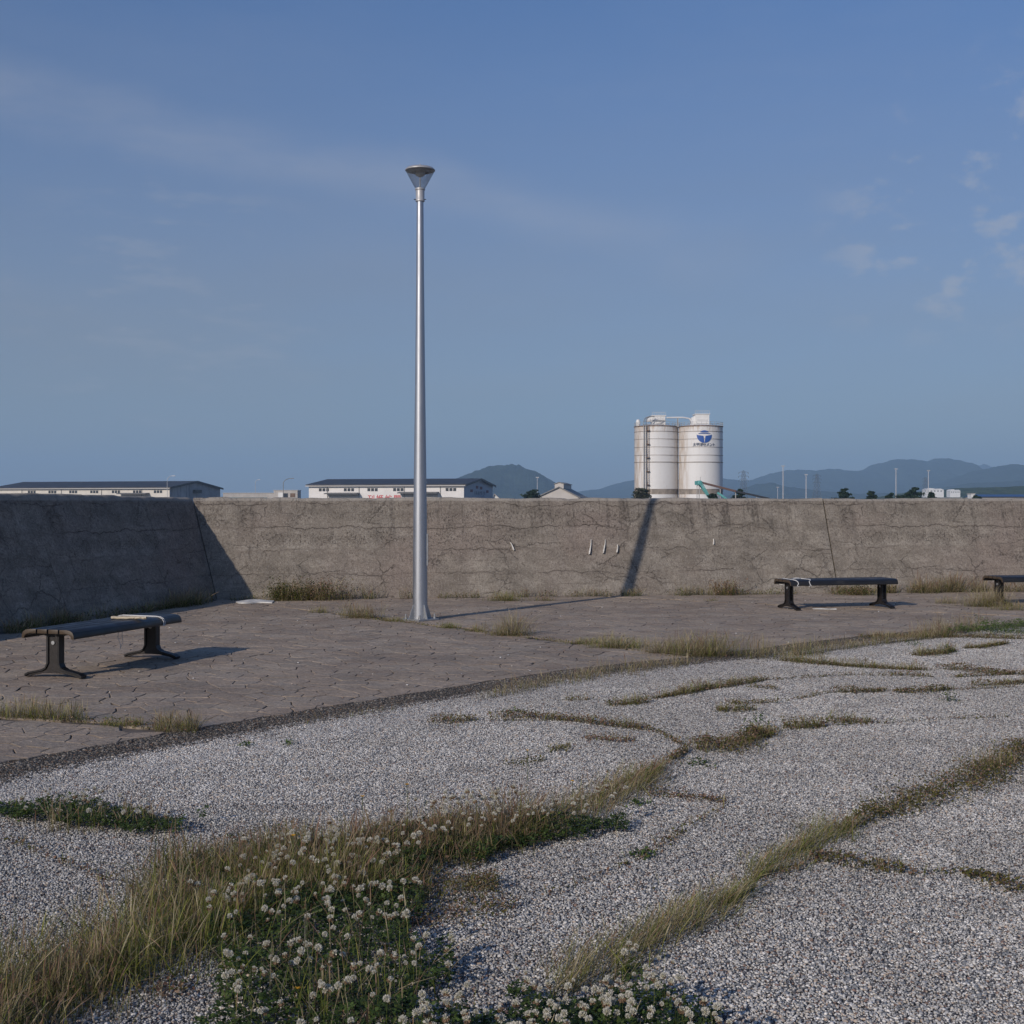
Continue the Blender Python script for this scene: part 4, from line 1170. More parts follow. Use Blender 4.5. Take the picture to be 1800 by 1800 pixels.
for s_ in (-1, 1):
    cvb('support_leg', pc(1230, 851, s_), pc(1251, 880, s_), 0.42, m_teal)
    cvb('truss_chord', pc(1233, 849, s_), pc(1251, 880, s_), 0.2, m_teal)
cvb('lower_leg', pc(1261, 866, 0), pc(1281, 880, 0), 0.5, m_teal); cvb('lower_leg', pc(1258, 869, 1.5), pc(1266, 880, 1.5), 0.35, m_teal)
for k in range(5):
    x = 1232 + k * 4; cvb('brace', pc(x, 852 + k * 5.5, -1), pc(x + 3, 852 + k * 5.5 + 4.5, 1), 0.14, m_teal)
cvb('post', pc(1229, 851, 0), gnd(pc(1229, 851, 0)), 0.22, m_rail); cvb('post', pc(1225.8, 853, .5), gnd(pc(1225.8, 853, .5)), 0.16, m_rail)
cvb('belt', pc(1233, 848.2), pc(1293, 863.5), 0.9, m_belt, 0.5)
cvb('belt_gallery', pc(1293, 863.5), pc(1352, 876.5), 0.7, m_trim, 0.45)
for x, y in ((1266, 857), (1293, 864), (1330, 872)): cvb('trestle', pc(x, y), gnd(pc(x, y)), 0.22, m_rail)
cvb('support_leg', pc(1251, 880, 0), gnd(pc(1254, 884, 0)), 0.45, m_teal); cvb('lower_leg', pc(1281, 880, 0), gnd(pc(1283, 884, 0)), 0.45, m_teal)

# street lamps far off
m_lampwhite = simple('pale_steel', (0.52, 0.52, 0.53), 0.5, 0.3)
def far_lamp(x, ytop, d, label, arm=None, r=0.14, mat=m_lampwhite):
    p = PD(x, ytop, d); s = empty('street_lamp', (p[0], d, 0)); tag(s, label, 'street lamp', 'far lamp posts')
    h = p[2]
    if arm is None:
        MB().lathe([(r, 0), (r * .7, h)], 10).build('pole', mat, s, True)
        MB().box(-.5, .5, -.25, .25, h, h + .25).build('lamp_head', mat, s)
    else:
        pts = [(0, 0, 0), (0, 0, h - 2.0)] + [(arm * (1 - math.cos(t_)), 0, h - 2.0 + 1.9 * math.sin(t_)) for t_ in np.linspace(0.2, 1.5, 6)]
        MB().tube(pts, r * .85, 8).build('pole', mat, s, True)
        q = pts[-1]; MB().box(q[0] - .1, q[0] + 1.1 * (1 if arm > 0 else -1) + .2, -.2, .2, q[2] - .12, q[2] + .12).build('lamp_head', mat, s)
far_lamp(294, 836, 500, 'thin curved street lamp in front of the cream warehouse', 2.0, 0.11)
far_lamp(449, 843, 700, 'faint thin street lamp behind the low pale building', 1.5, 0.13)
far_lamp(498, 840.5, 450, 'dark curved street lamp beside the small grey box building', 2.6, 0.13, simple('dark_steel', (0.2, 0.2, 0.2), .5, .3))
far_lamp(944.5, 840, 400, 'pale straight pole beside the gabled shed', None, 0.11)
far_lamp(1376.5, 820, 380, 'tallest pale pole standing between the silos and the pines', None, 0.17)
far_lamp(1417, 835, 420, 'pale pole standing beside the lattice pylon', None, 0.17)
far_lamp(1367, 857, 520, 'short pale pole next to the tallest pole', None, 0.12)
far_lamp(1575, 825, 430, 'pale pole rising beside the small pine bush', None, 0.17)
far_lamp(1632, 828, 450, 'pale pole rising in front of the broad white factory', None, 0.15)

# lattice pylons
m_lat = simple('galvanised_lattice', (0.13, 0.14, 0.16), 0.6, 0.4)
def pylon(x, ytop, d, wb, label):
    p = PD(x, ytop, d); h = p[2]; s = empty('lattice_pylon', (p[0], d, 0), R(20)); tag(s, label, 'pylon', 'lattice pylons')
    mb = MB(); wt_ = 0.5; r = 0.08
    def cor(z): q = wb + (wt_ - wb) * z / h; return [(-q, -q, z), (q, -q, z), (q, q, z), (-q, q, z)]
    zs = np.linspace(0, h * .97, 9)
    for za, zb in zip(zs[:-1], zs[1:]):
        a, b2 = cor(za), cor(zb)
        for i in range(4):
            mb.bar(a[i], b2[i], r); mb.bar(a[i], b2[(i + 1) % 4], r * .6); mb.bar(a[(i + 1) % 4], b2[i], r * .6); mb.bar(b2[i], b2[(i + 1) % 4], r * .6)
    mb.build('lattice', m_lat, s)
    MB().bar((0, 0, h * .97), (0, 0, h), r).build('peak', m_lat, s)
    for k, z in enumerate((.93, .82, .71)):
        w_ = 2.9 - .2 * (k != 1)
        mb = MB(); mb.bar((-w_, 0, h * z), (w_, 0, h * z), r); mb.bar((-w_, 0, h * z), (0, 0, h * z + .9), r * .7); mb.bar((w_, 0, h * z), (0, 0, h * z + .9), r * .7)
        mb.build('cross_arm', m_lat, s)
        for q in (-w_, w_): MB().bar((q, 0, h * z), (q, 0, h * z - .8), .12).build('insulator', m_lat, s)
pylon(1307, 826, 640, 1.9, 'lattice pylon just beyond the conveyor belt')
pylon(1436, 832, 760, 2.2, 'lattice pylon between the two pale poles')
pylon(1627, 838, 900, 2.4, 'lattice pylon behind the tallest group of pines')

# ------------------------------------------------------------------ far trees
M_LEAF = attrmat('pine_foliage', 0.9, 0.1, 0.2)
m_bark = simple('bark', (0.07, 0.055, 0.045), 0.95, var=0.3, scale=3)
def tree(x, ytop, d, wpx, label, seed, cols, conif=True):
    p = PD(x, ytop, d); h = p[2]; w_ = wpx * d / FPX / 2
    s = empty('pine_tree' if conif else 'shrub_tree', (p[0], d, 0)); tag(s, label, 'tree')
    g = np.random.default_rng(seed)
    tr = MB().tube([(0, 0, -.05), (w_ * .03, 0, h * .3), (-w_ * .04, .1, h * .6), (0, 0, h * .93)], [.09 * w_ + .06, .07 * w_ + .05, .05 * w_ + .03, .02], 8)
    to = tr.build('trunk', m_bark, s, True)
    # clumps on limbs
    limbs = MB(); cl = []
    for k in range(26):
        z = h * (0.22 + 0.72 * (k / 26) ** .9); a = g.uniform(0, 6.28)
        taper = (1 - max(0.0, (z / h - .22) / .80) ** 1.3) if conif else math.sqrt(max(.05, 1 - ((z / h - .5) / .55) ** 2))
        l = w_ * taper * g.uniform(.35, 1.25) + .15
        e = (l * math.cos(a), l * math.sin(a), z + l * .15 * g.uniform(-.3, 1))
        limbs.bar((0, 0, z - l * .1), e, .05 + .02 * w_)
        cl.append((e, .26 * l + .22)); cl.append(((e[0] * .55, e[1] * .55, e[2]), .30 * l + .2))
    limbs.build('limb', m_bark, to)
    N = 46; V = []; K_ = []
    for (c_, r_) in cl:
        o_ = g.normal(0, 1, (N, 3)); o_ /= np.linalg.norm(o_, axis=1)[:, None]
        o_ *= (g.random((N, 1)) ** .4) * r_ * np.array([1.15, 1.15, .62])
        cen = np.array(c_) + o_
        d1 = g.normal(0, 1, (N, 3)); d1 /= np.linalg.norm(d1, axis=1)[:, None]
        d2 = np.cross(d1, g.normal(0, 1, (N, 3))); d2 /= np.linalg.norm(d2, axis=1)[:, None]
        sz_ = g.uniform(.14, .34, (N, 1)) * (.8 + .12 * w_)
        quad = np.stack([cen - d1 * sz_, cen + d2 * sz_ * .5, cen + d1 * sz_, cen - d2 * sz_ * .5], 1)
        V.append(quad.reshape(-1, 3))
        cc = np.array(cols[g.integers(len(cols))]) * g.uniform(.7, 1.3)
        K_.append(np.repeat(cc[None] * g.uniform(.7, 1.35, (N, 1)), 4, 0))
    V = np.concatenate(V); K_ = np.concatenate(K_)
    me = npmesh('crown', V, [np.arange(len(V)).reshape(-1, 4)], K_); link('crown', me, M_LEAF, s)
PINE = [(0.022, 0.040, 0.024), (0.028, 0.050, 0.028), (0.035, 0.055, 0.03)]
OLIVE = [(0.05, 0.055, 0.032), (0.06, 0.065, 0.04), (0.04, 0.045, 0.03)]
tree(932, 861.5, 380, 30, 'dark rounded tree beside the pale pole and gabled shed', 1, PINE, False)
tree(1132, 857.5, 318, 26, 'olive bushy tree at the foot of the ladder silo', 2, OLIVE, False)
tree(1254, 867, 300, 14, 'small dark bush between the conveyor legs', 3, PINE, False)
tree(1301, 858, 330, 27, 'dark pine under the conveyor belt end', 4, PINE)
tree(1484, 857.5, 340, 30, 'dark pine beyond the wall near the open joint', 5, PINE)
tree(1531, 862, 345, 25, 'lower spreading pine behind the bench with string', 6, PINE)
tree(1566, 865.5, 350, 20, 'small pine bush at the foot of a pale pole', 7, PINE)
tree(1582, 870, 352, 14, 'tiny bush between the pine bush and the tall pines', 12, PINE, False)
tree(1608, 854.5, 345, 38, 'tallest broad dark pine in front of the hills', 8, PINE)
tree(1638, 864, 350, 26, 'lower pine crowding against the tallest pine', 9, PINE)
tree(1716, 870.5, 430, 16, 'dark bush beside the white hut', 10, PINE, False)

# ------------------------------------------------------------------ hills
def hill_mat(name, c0, c1, sc):
    m, t, b = newmat(name)
    tc = t.n('ShaderNodeTexCoord').outputs['Object']
    c = t.mix(t.ss(t.noise(tc, sc, 6, 0.65), 0.35, 0.65), c0, c1)
    t.put(b.inputs['Base Color'], c); b.inputs['Roughness'].default_value = 1.0; b.inputs['Specular IOR Level'].default_value = 0.0
    bp = t.n('ShaderNodeBump'); bp.inputs['Strength'].default_value = 1.0; bp.inputs['Distance'].default_value = 8.0
    t.put(bp.inputs['Height'], t.noise(tc, sc * 2.5, 5, 0.6)); t.link(bp.outputs[0], b.inputs['Normal'])
    return m
m_hill = hill_mat('wooded_hill', (0.018, 0.028, 0.020), (0.036, 0.050, 0.032), 0.02)
m_wood_rise = hill_mat('wooded_rise', (0.035, 0.055, 0.022), (0.075, 0.10, 0.045), 0.05)
def hill(prof, d, depth, mat, seed, rough=0.17):
    xs = np.array([p[0] for p in prof], float); ys = np.array([p[1] for p in prof], float)
    X = (xs - 900) * d / FPX; H = EYE + (HOR - ys) * d / FPX
    nu, nv = 260, 48
    u = np.linspace(X[0], X[-1], nu); v = np.linspace(-1, 1, nv)
    Us, Vs = np.meshgrid(u, v)
    base = np.interp(Us + (fbm(Us / depth * 2, Vs * 2 + 7, seed, 3) - .5) * depth * .5 * np.abs(Vs), X, H)
    # smooth the profile a little
    fall = np.clip(1 - np.abs(Vs) ** 1.35, 0, 1)
    rid = fbm(Us / depth * 5 + 3, Vs * 3, seed + 9, 5) - .5
    Z = base * fall * (1 + rid * 0.55 * np.minimum(1, np.abs(Vs) * 2.2)) + (fbm(Us / depth * 16, Vs * 12, seed + 2, 5, .62) - .5) * rough * base
    Z = np.maximum(Z, -0.5) * 1.0
    ends = np.minimum(1, np.minimum((Us - X[0]), (X[-1] - Us)) / (0.03 * (X[-1] - X[0])) + 0.02)
    Z = np.where(fall <= 0, -1.0, Z * np.clip(ends, 0, 1))
    vs = np.stack([Us, d + Vs * depth, Z], -1).reshape(-1, 3)
    i = np.arange(nv * nu).reshape(nv, nu)
    q = np.stack([i[:-1, :-1], i[:-1, 1:], i[1:, 1:], i[1:, :-1]], -1).reshape(-1, 4)
    o = link('hill', npmesh('hill', vs, [q]), mat, smooth=True); tag(o, kind='structure'); return o
hill([(740, 880), (790, 846), (812, 838), (838, 826), (862, 818.5), (890, 817), (915, 818.5), (940, 828), (962, 842), (985, 856), (1010, 868), (1060, 880)], 4200, 700, m_hill, 21)
hill([(950, 878), (1000, 866), (1050, 860), (1075, 852), (1100, 845), (1150, 838), (1200, 843), (1270, 842), (1300, 845), (1330, 842), (1352, 834), (1380, 828), (1405, 827), (1430, 829), (1455, 825), (1480, 828), (1520, 827.5),
      (1548, 814), (1575, 808), (1605, 810), (1630, 811), (1648, 806.5), (1668, 807), (1685, 814), (1705, 824), (1740, 833), (1800, 845), (1900, 850), (2000, 875)], 7000, 1300, m_hill, 31)
hill([(1620, 870), (1690, 823), (1712, 818), (1725, 815.5), (1742, 822), (1790, 830), (1900, 835), (2100, 870)], 9500, 900, m_hill, 41)
hill([(1600, 876), (1650, 852), (1680, 845), (1715, 833), (1740, 822), (1765, 818), (1800, 818), (1850, 806), (1950, 800), (2100, 830), (2250, 875)], 5600, 1000, m_hill, 51)
hill([(1270, 878), (1300, 862), (1330, 850), (1355, 848), (1385, 856), (1430, 862), (1500, 868), (1600, 866), (1700, 850), (1800, 845), (1950, 860), (2100, 878)], 4600, 500, m_hill, 61)
hill([(1480, 881), (1560, 873), (1600, 866), (1640, 862), (1690, 858), (1740, 857), (1800, 854), (1900, 850), (2050, 860), (2200, 880)], 1900, 220, m_wood_rise, 71, 0.10)

# ------------------------------------------------------------------ haze
hm = bpy.data.materials.new('haze'); hm.use_nodes = True
ht = NT(hm.node_tree); hm.node_tree.nodes.clear()
pv = ht.n('ShaderNodeVolumePrincipled')
pv.inputs['Color'].default_value = (0.48, 0.715, 0.985, 1); pv.inputs['Density'].default_value = HAZE_D = 0.000155
pv.inputs['Anisotropy'].default_value = 0.0
ht.link(pv.outputs[0], ht.n('ShaderNodeOutputMaterial').inputs['Volume'])
hz = MB().box(-9000, 9000, -1500, 11800, -1.6, 400).build('haze', hm); tag(hz, kind='stuff')

# ------------------------------------------------------------------ vegetation
M_GRASS = attrmat('grass_blade', 0.75, 0.2, 0.35)
M_CLOVER = attrmat('clover_leaf', 0.6, 0.25, 0.25)
M_FLOWER = attrmat('clover_flower', 0.7, 0.15, 0.3)

TAN = [(0.43, 0.35, 0.20), (0.35, 0.28, 0.16), (0.52, 0.44, 0.28), (0.29, 0.22, 0.13)]
GREEN = [(0.25, 0.285, 0.05), (0.33, 0.33, 0.07), (0.17, 0.22, 0.04), (0.38, 0.37, 0.11)]
RUST = [(0.27, 0.17, 0.115), (0.22, 0.125, 0.085), (0.34, 0.235, 0.16)]
DKGREEN = [(0.05, 0.085, 0.02), (0.065, 0.105, 0.026), (0.04, 0.065, 0.02), (0.085, 0.12, 0.034)]
STRAW = [(0.45, 0.39, 0.25), (0.40, 0.34, 0.22), (0.36, 0.29, 0.18)]
OLV = [(0.15, 0.13, 0.04), (0.12, 0.12, 0.035), (0.18, 0.15, 0.05), (0.10, 0.10, 0.03)]

def pick(pal, n, g, j=0.25):
    p = np.array(pal)[g.integers(len(pal), size=n)]
    return p * g.uniform(1 - j, 1 + j, (n, 1))

def blades(xy, h, wid, lean, colb, colt, g, head=None, headcol=None, droop=0.5, wind=(0.0, 0.0)):
    """grass stems: strips of three parts that bend over; head = share of stems that carry a seed head"""
    n = len(xy)
    az = g.uniform(0, 6.283, n); ln = np.abs(g.normal(0, lean, n)) * np.where(g.random(n) < .09, 2.6, 1.0)
    dx = np.cos(az) * ln + wind[0]; dy = np.sin(az) * ln + wind[1]
    fa = g.uniform(0, 6.283, n); sx, sy = np.cos(fa), np.sin(fa)
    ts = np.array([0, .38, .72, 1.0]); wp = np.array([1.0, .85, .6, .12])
    hd = np.zeros(n, bool) if head is None else g.random(n) < head
    V = np.zeros((n, 8, 3)); Cc = np.zeros((n, 8, 3))
    for k, t_ in enumerate(ts):
        bx = xy[:, 0] + dx * h * (t_ + droop * t_ * t_); by = xy[:, 1] + dy * h * (t_ + droop * t_ * t_)
        bz = h * (t_ - 0.22 * np.minimum(1.4, (np.hypot(dx, dy))) * t_ * t_)
        wk = wid * wp[k]
        if k == 2: wk = np.where(hd, wid * 1.7, wk)
        if k == 3: wk = np.where(hd, wid * 0.5, wk)
        V[:, 2 * k, 0] = bx - sx * wk / 2; V[:, 2 * k, 1] = by - sy * wk / 2; V[:, 2 * k, 2] = bz
        V[:, 2 * k + 1, 0] = bx + sx * wk / 2; V[:, 2 * k + 1, 1] = by + sy * wk / 2; V[:, 2 * k + 1, 2] = bz
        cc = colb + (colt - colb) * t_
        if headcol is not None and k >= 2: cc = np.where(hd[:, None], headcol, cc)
        Cc[:, 2 * k] = cc; Cc[:, 2 * k + 1] = cc
    V[:, :2, 2] -= 0.006
    i = np.arange(n)[:, None] * 8
    F = np.concatenate([i + np.array([0, 1, 3, 2]), i + np.array([2, 3, 5, 4]), i + np.array([4, 5, 7, 6])])
    return V.reshape(-1, 3), F, Cc.reshape(-1, 3)

def leaflets(xy, z, r, col, g, tilt=0.5, tri=False):
    """small leaves lying at height z; tri: three leaflets together, as clover has"""
    n = len(xy); az = g.uniform(0, 6.283, n)
    Vs = []; Cs = []
    for k in range(3 if tri else 1):
        a = az + k * 2.094
        rad = np.stack([np.cos(a), np.sin(a), g.normal(-.05, tilt, n)], 1); rad /= np.linalg.norm(rad, axis=1)[:, None]
        side = np.stack([-np.sin(a), np.cos(a), g.normal(0, tilt, n)], 1); side /= np.linalg.norm(side, axis=1)[:, None]
        c0 = np.stack([xy[:, 0], xy[:, 1], z], 1); R_ = np.asarray(r)[:, None] if np.ndim(r) else r
        pts = [c0, c0 + rad * R_ * .55 + side * R_ * .42, c0 + rad * R_ * 1.0 + side * R_ * .25, c0 + rad * R_ * 1.0 - side * R_ * .25, c0 + rad * R_ * .55 - side * R_ * .42]
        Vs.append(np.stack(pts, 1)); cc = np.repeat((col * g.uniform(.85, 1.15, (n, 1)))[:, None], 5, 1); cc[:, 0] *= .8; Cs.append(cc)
    V = np.concatenate(Vs); Cc = np.concatenate(Cs)
    F = np.arange(len(V) * 5).reshape(-1, 5)
    return V.reshape(-1, 3), F, Cc.reshape(-1, 3)

class Veg:
    def __init__(s): s.V = []; s.Q = []; s.P5 = []; s.C = []; s.n = 0
    def add(s, r):
        V, F, Cc = r
        (s.Q if F.shape[1] == 4 else s.P5).append(F + s.n); s.V.append(V); s.C.append(Cc); s.n += len(V); return s
    def build(s, name, mat, parent=None):
        f = [np.concatenate(x) for x in (s.Q, s.P5) if x]
        me = npmesh(name, np.concatenate(s.V), f, np.concatenate(s.C))
        return link(name, me, mat, parent)

def line_pts(px, width, dens, g, taper=True, clump=0.0):
    """points on the ground along a photo polyline; width in metres (number or one per vertex); dens per square metre"""
    q = np.array([P(*p)[:2] for p in px]); seg = np.linalg.norm(np.diff(q, axis=0), axis=1); cum = np.concatenate([[0], np.cumsum(seg)])
    wv = np.full(len(q), width) if np.ndim(width) == 0 else np.array(width)
    n = int(max(6, cum[-1] * wv.mean() * dens))
    s = g.uniform(0, cum[-1], int(n * (1 + clump)))
    if taper: s = s[g.random(len(s)) < np.clip(np.minimum(s, cum[-1] - s) / (0.14 * cum[-1] + 1e-6), .12, 1)]
    x = np.interp(s, cum, q[:, 0]); y = np.interp(s, cum, q[:, 1]); w_ = np.interp(s, cum, wv)
    e = 0.02; x2 = np.interp(s + e, cum, q[:, 0]) - np.interp(s - e, cum, q[:, 0]); y2 = np.interp(s + e, cum, q[:, 1]) - np.interp(s - e, cum, q[:, 1])
    l = np.hypot(x2, y2) + 1e-9
    off = g.normal(0, .33, len(s)) * w_ * (0.35 + 1.1 * vnoise(s * 3.1, s * 0 + len(px), 5))
    if taper: off *= np.clip(np.minimum(s, cum[-1] - s) / (0.18 * cum[-1] + 1e-6), .25, 1)
    xy = np.stack([x - y2 / l * off, y + x2 / l * off], 1)
    if clump:
        keep = fbm(xy[:, 0] * 5, xy[:, 1] * 5, 4, 3) > 0.40 + 0.08 * clump
        xy = xy[keep]
    return xy

def poly_pts(px, dens, g, clump=0.0, inset=0.0):
    q = np.array([P(*p)[:2] for p in px]); lo, hi = q.min(0), q.max(0)
    n = int((hi - lo).prod() * dens)
    xy = g.uniform(lo, hi, (n, 2))
    ins = np.zeros(n, bool); j = len(q) - 1
    wx = xy + np.stack([vnoise(xy[:, 0] * 7, xy[:, 1] * 7, 1) - .5, vnoise(xy[:, 0] * 7, xy[:, 1] * 7, 2) - .5], 1) * .22
    for i in range(len(q)):
        c_ = ((q[i, 1] > wx[:, 1]) != (q[j, 1] > wx[:, 1])) & (wx[:, 0] < (q[j, 0] - q[i, 0]) * (wx[:, 1] - q[i, 1]) / (q[j, 1] - q[i, 1] + 1e-12) + q[i, 0])
        ins ^= c_; j = i
    xy = xy[ins]
    if clump: xy = xy[fbm(xy[:, 0] * 4, xy[:, 1] * 4, 9, 3) > 0.36 + .1 * clump]
    return xy

def grassmix(v, xy, h, g, tan=0.5, wid=0.0015, lean=0.36, head=0.35, rust=0.5, wind=(0, 0), green=GREEN, dry=TAN):
    n = len(xy)
    if n == 0: return v
    hh = h * g.uniform(.35, 1.18, n) ** 1.1 * (0.5 + .85 * vnoise(xy[:, 0] * 5, xy[:, 1] * 5, 3))
    isd = g.random(n) < tan
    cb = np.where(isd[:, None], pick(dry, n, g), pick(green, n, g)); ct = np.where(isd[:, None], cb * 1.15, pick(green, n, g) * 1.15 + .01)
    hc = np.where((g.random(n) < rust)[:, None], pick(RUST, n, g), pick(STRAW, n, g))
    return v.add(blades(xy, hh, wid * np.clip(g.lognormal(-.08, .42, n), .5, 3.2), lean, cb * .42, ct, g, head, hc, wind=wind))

def lowweed(v, xy, g, pals=(OLV, RUST), mixr=0.35, h=0.035, r=0.011):
    n = len(xy)
    if n == 0: return v
    c_ = np.where((g.random(n) < mixr)[:, None], pick(pals[1], n, g), pick(pals[0], n, g))
    return v.add(leaflets(xy, g.random(n) ** .8 * h * (0.4 + vnoise(xy[:, 0] * 6, xy[:, 1] * 6, 8)), r * g.uniform(.6, 1.3, n), c_, g, .6))

G_ = lambda s: np.random.default_rng(s)

# --- foreground strip of tall dry grass
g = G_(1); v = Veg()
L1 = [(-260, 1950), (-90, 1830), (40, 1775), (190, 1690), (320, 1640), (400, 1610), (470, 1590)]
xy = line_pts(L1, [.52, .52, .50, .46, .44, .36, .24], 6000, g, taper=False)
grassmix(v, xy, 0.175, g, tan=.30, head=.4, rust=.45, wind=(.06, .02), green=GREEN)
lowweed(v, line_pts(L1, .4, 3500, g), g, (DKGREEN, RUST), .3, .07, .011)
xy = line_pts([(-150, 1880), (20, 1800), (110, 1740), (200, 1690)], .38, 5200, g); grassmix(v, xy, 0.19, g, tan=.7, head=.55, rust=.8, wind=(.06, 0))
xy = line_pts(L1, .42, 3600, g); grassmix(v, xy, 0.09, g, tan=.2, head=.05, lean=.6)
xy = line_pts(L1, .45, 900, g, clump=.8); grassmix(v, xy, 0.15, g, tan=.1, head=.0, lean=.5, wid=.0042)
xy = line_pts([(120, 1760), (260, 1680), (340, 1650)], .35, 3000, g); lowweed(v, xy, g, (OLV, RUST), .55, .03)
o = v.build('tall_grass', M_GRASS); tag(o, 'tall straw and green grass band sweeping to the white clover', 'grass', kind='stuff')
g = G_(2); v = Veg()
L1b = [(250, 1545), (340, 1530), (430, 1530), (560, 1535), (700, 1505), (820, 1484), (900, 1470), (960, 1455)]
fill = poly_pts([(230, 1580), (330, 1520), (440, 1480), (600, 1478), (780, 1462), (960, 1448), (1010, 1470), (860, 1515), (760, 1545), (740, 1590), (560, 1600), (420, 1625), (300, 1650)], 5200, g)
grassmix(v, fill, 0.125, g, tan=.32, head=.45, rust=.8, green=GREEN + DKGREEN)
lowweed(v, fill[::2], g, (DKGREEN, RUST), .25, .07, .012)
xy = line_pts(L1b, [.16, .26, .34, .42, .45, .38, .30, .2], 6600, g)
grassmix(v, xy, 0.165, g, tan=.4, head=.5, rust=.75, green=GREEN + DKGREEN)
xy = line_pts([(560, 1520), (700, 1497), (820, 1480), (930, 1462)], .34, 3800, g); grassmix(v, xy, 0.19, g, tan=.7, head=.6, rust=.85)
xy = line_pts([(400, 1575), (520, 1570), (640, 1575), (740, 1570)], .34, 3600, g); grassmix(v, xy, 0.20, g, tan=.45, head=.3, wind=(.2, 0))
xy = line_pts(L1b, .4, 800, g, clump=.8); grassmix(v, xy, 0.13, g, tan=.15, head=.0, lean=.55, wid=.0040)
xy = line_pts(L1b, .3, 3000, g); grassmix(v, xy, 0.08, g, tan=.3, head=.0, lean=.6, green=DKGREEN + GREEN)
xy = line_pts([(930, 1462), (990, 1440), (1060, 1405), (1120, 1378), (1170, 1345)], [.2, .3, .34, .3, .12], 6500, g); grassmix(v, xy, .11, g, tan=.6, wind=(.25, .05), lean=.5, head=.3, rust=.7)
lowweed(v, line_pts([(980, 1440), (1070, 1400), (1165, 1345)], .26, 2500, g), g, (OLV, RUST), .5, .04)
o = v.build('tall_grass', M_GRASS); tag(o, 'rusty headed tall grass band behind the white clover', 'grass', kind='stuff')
g = G_(3); v = Veg()
xy = line_pts([(640, 1590), (740, 1575), (830, 1550), (880, 1570)], [.34, .36, .3, .1], 11000, g); lowweed(v, xy, g, (OLV, RUST), .4, .06, .010)
grassmix(v, xy[::4], .08, g, tan=.5, head=.1, lean=.6)
xy = line_pts([(690, 1630), (780, 1612), (850, 1602), (920, 1590)], .18, 10000, g); lowweed(v, xy, g, (OLV, RUST), .6, .04, .010)
o = v.build('low_weeds', M_GRASS); tag(o, 'low olive weed mat at the end of the tall grass', 'weeds', kind='stuff')

# --- second strip running up to the right
g = G_(4); v = Veg()
xy = line_pts([(960, 1765), (1040, 1705), (1120, 1660), (1230, 1610), (1330, 1560)], [.14, .22, .24, .22, .12], 9500, g)
grassmix(v, xy, .095, g, tan=.5, head=.25, lean=.5, rust=.4, wind=(.34, .08))
xy = line_pts([(1310, 1555), (1360, 1520), (1430, 1480), (1500, 1450)], [.10, .18, .20, .12], 9500, g)
grassmix(v, xy, .09, g, tan=.35, head=.25, lean=.5, rust=.5, wind=(.36, .08))
xy = line_pts([(1300, 1560), (1400, 1525), (1470, 1500)], .10, 4500, g); lowweed(v, xy, g, (RUST, OLV), .3, .02)
o = v.build('grass_strip', M_GRASS); tag(o, 'wind combed tan grass strip crossing the washed gravel', 'grass', kind='stuff')
g = G_(5); v = Veg()
xy = line_pts([(1470, 1470), (1530, 1440), (1600, 1412), (1680, 1385), (1730, 1365), (1790, 1322), (1880, 1290)], [.22, .30, .28, .30, .28, .2, .15], 9000, g)
lowweed(v, xy, g, (OLV, RUST), .28, .055, .012); grassmix(v, xy[::9], .07, g, tan=.6, head=.1, lean=.5)
xy = line_pts([(1690, 1362), (1740, 1352), (1800, 1330)], .2, 1800, g); grassmix(v, xy, .14, g, tan=.75, head=.4, lean=.4)
xy = line_pts([(1700, 1385), (1760, 1372), (1850, 1390)], .15, 3000, g); lowweed(v, xy, g, (OLV, RUST), .4, .03)
o = v.build('low_weeds', M_GRASS); tag(o, 'olive creeping weed mat continuing the tan grass strip', 'weeds', kind='stuff')

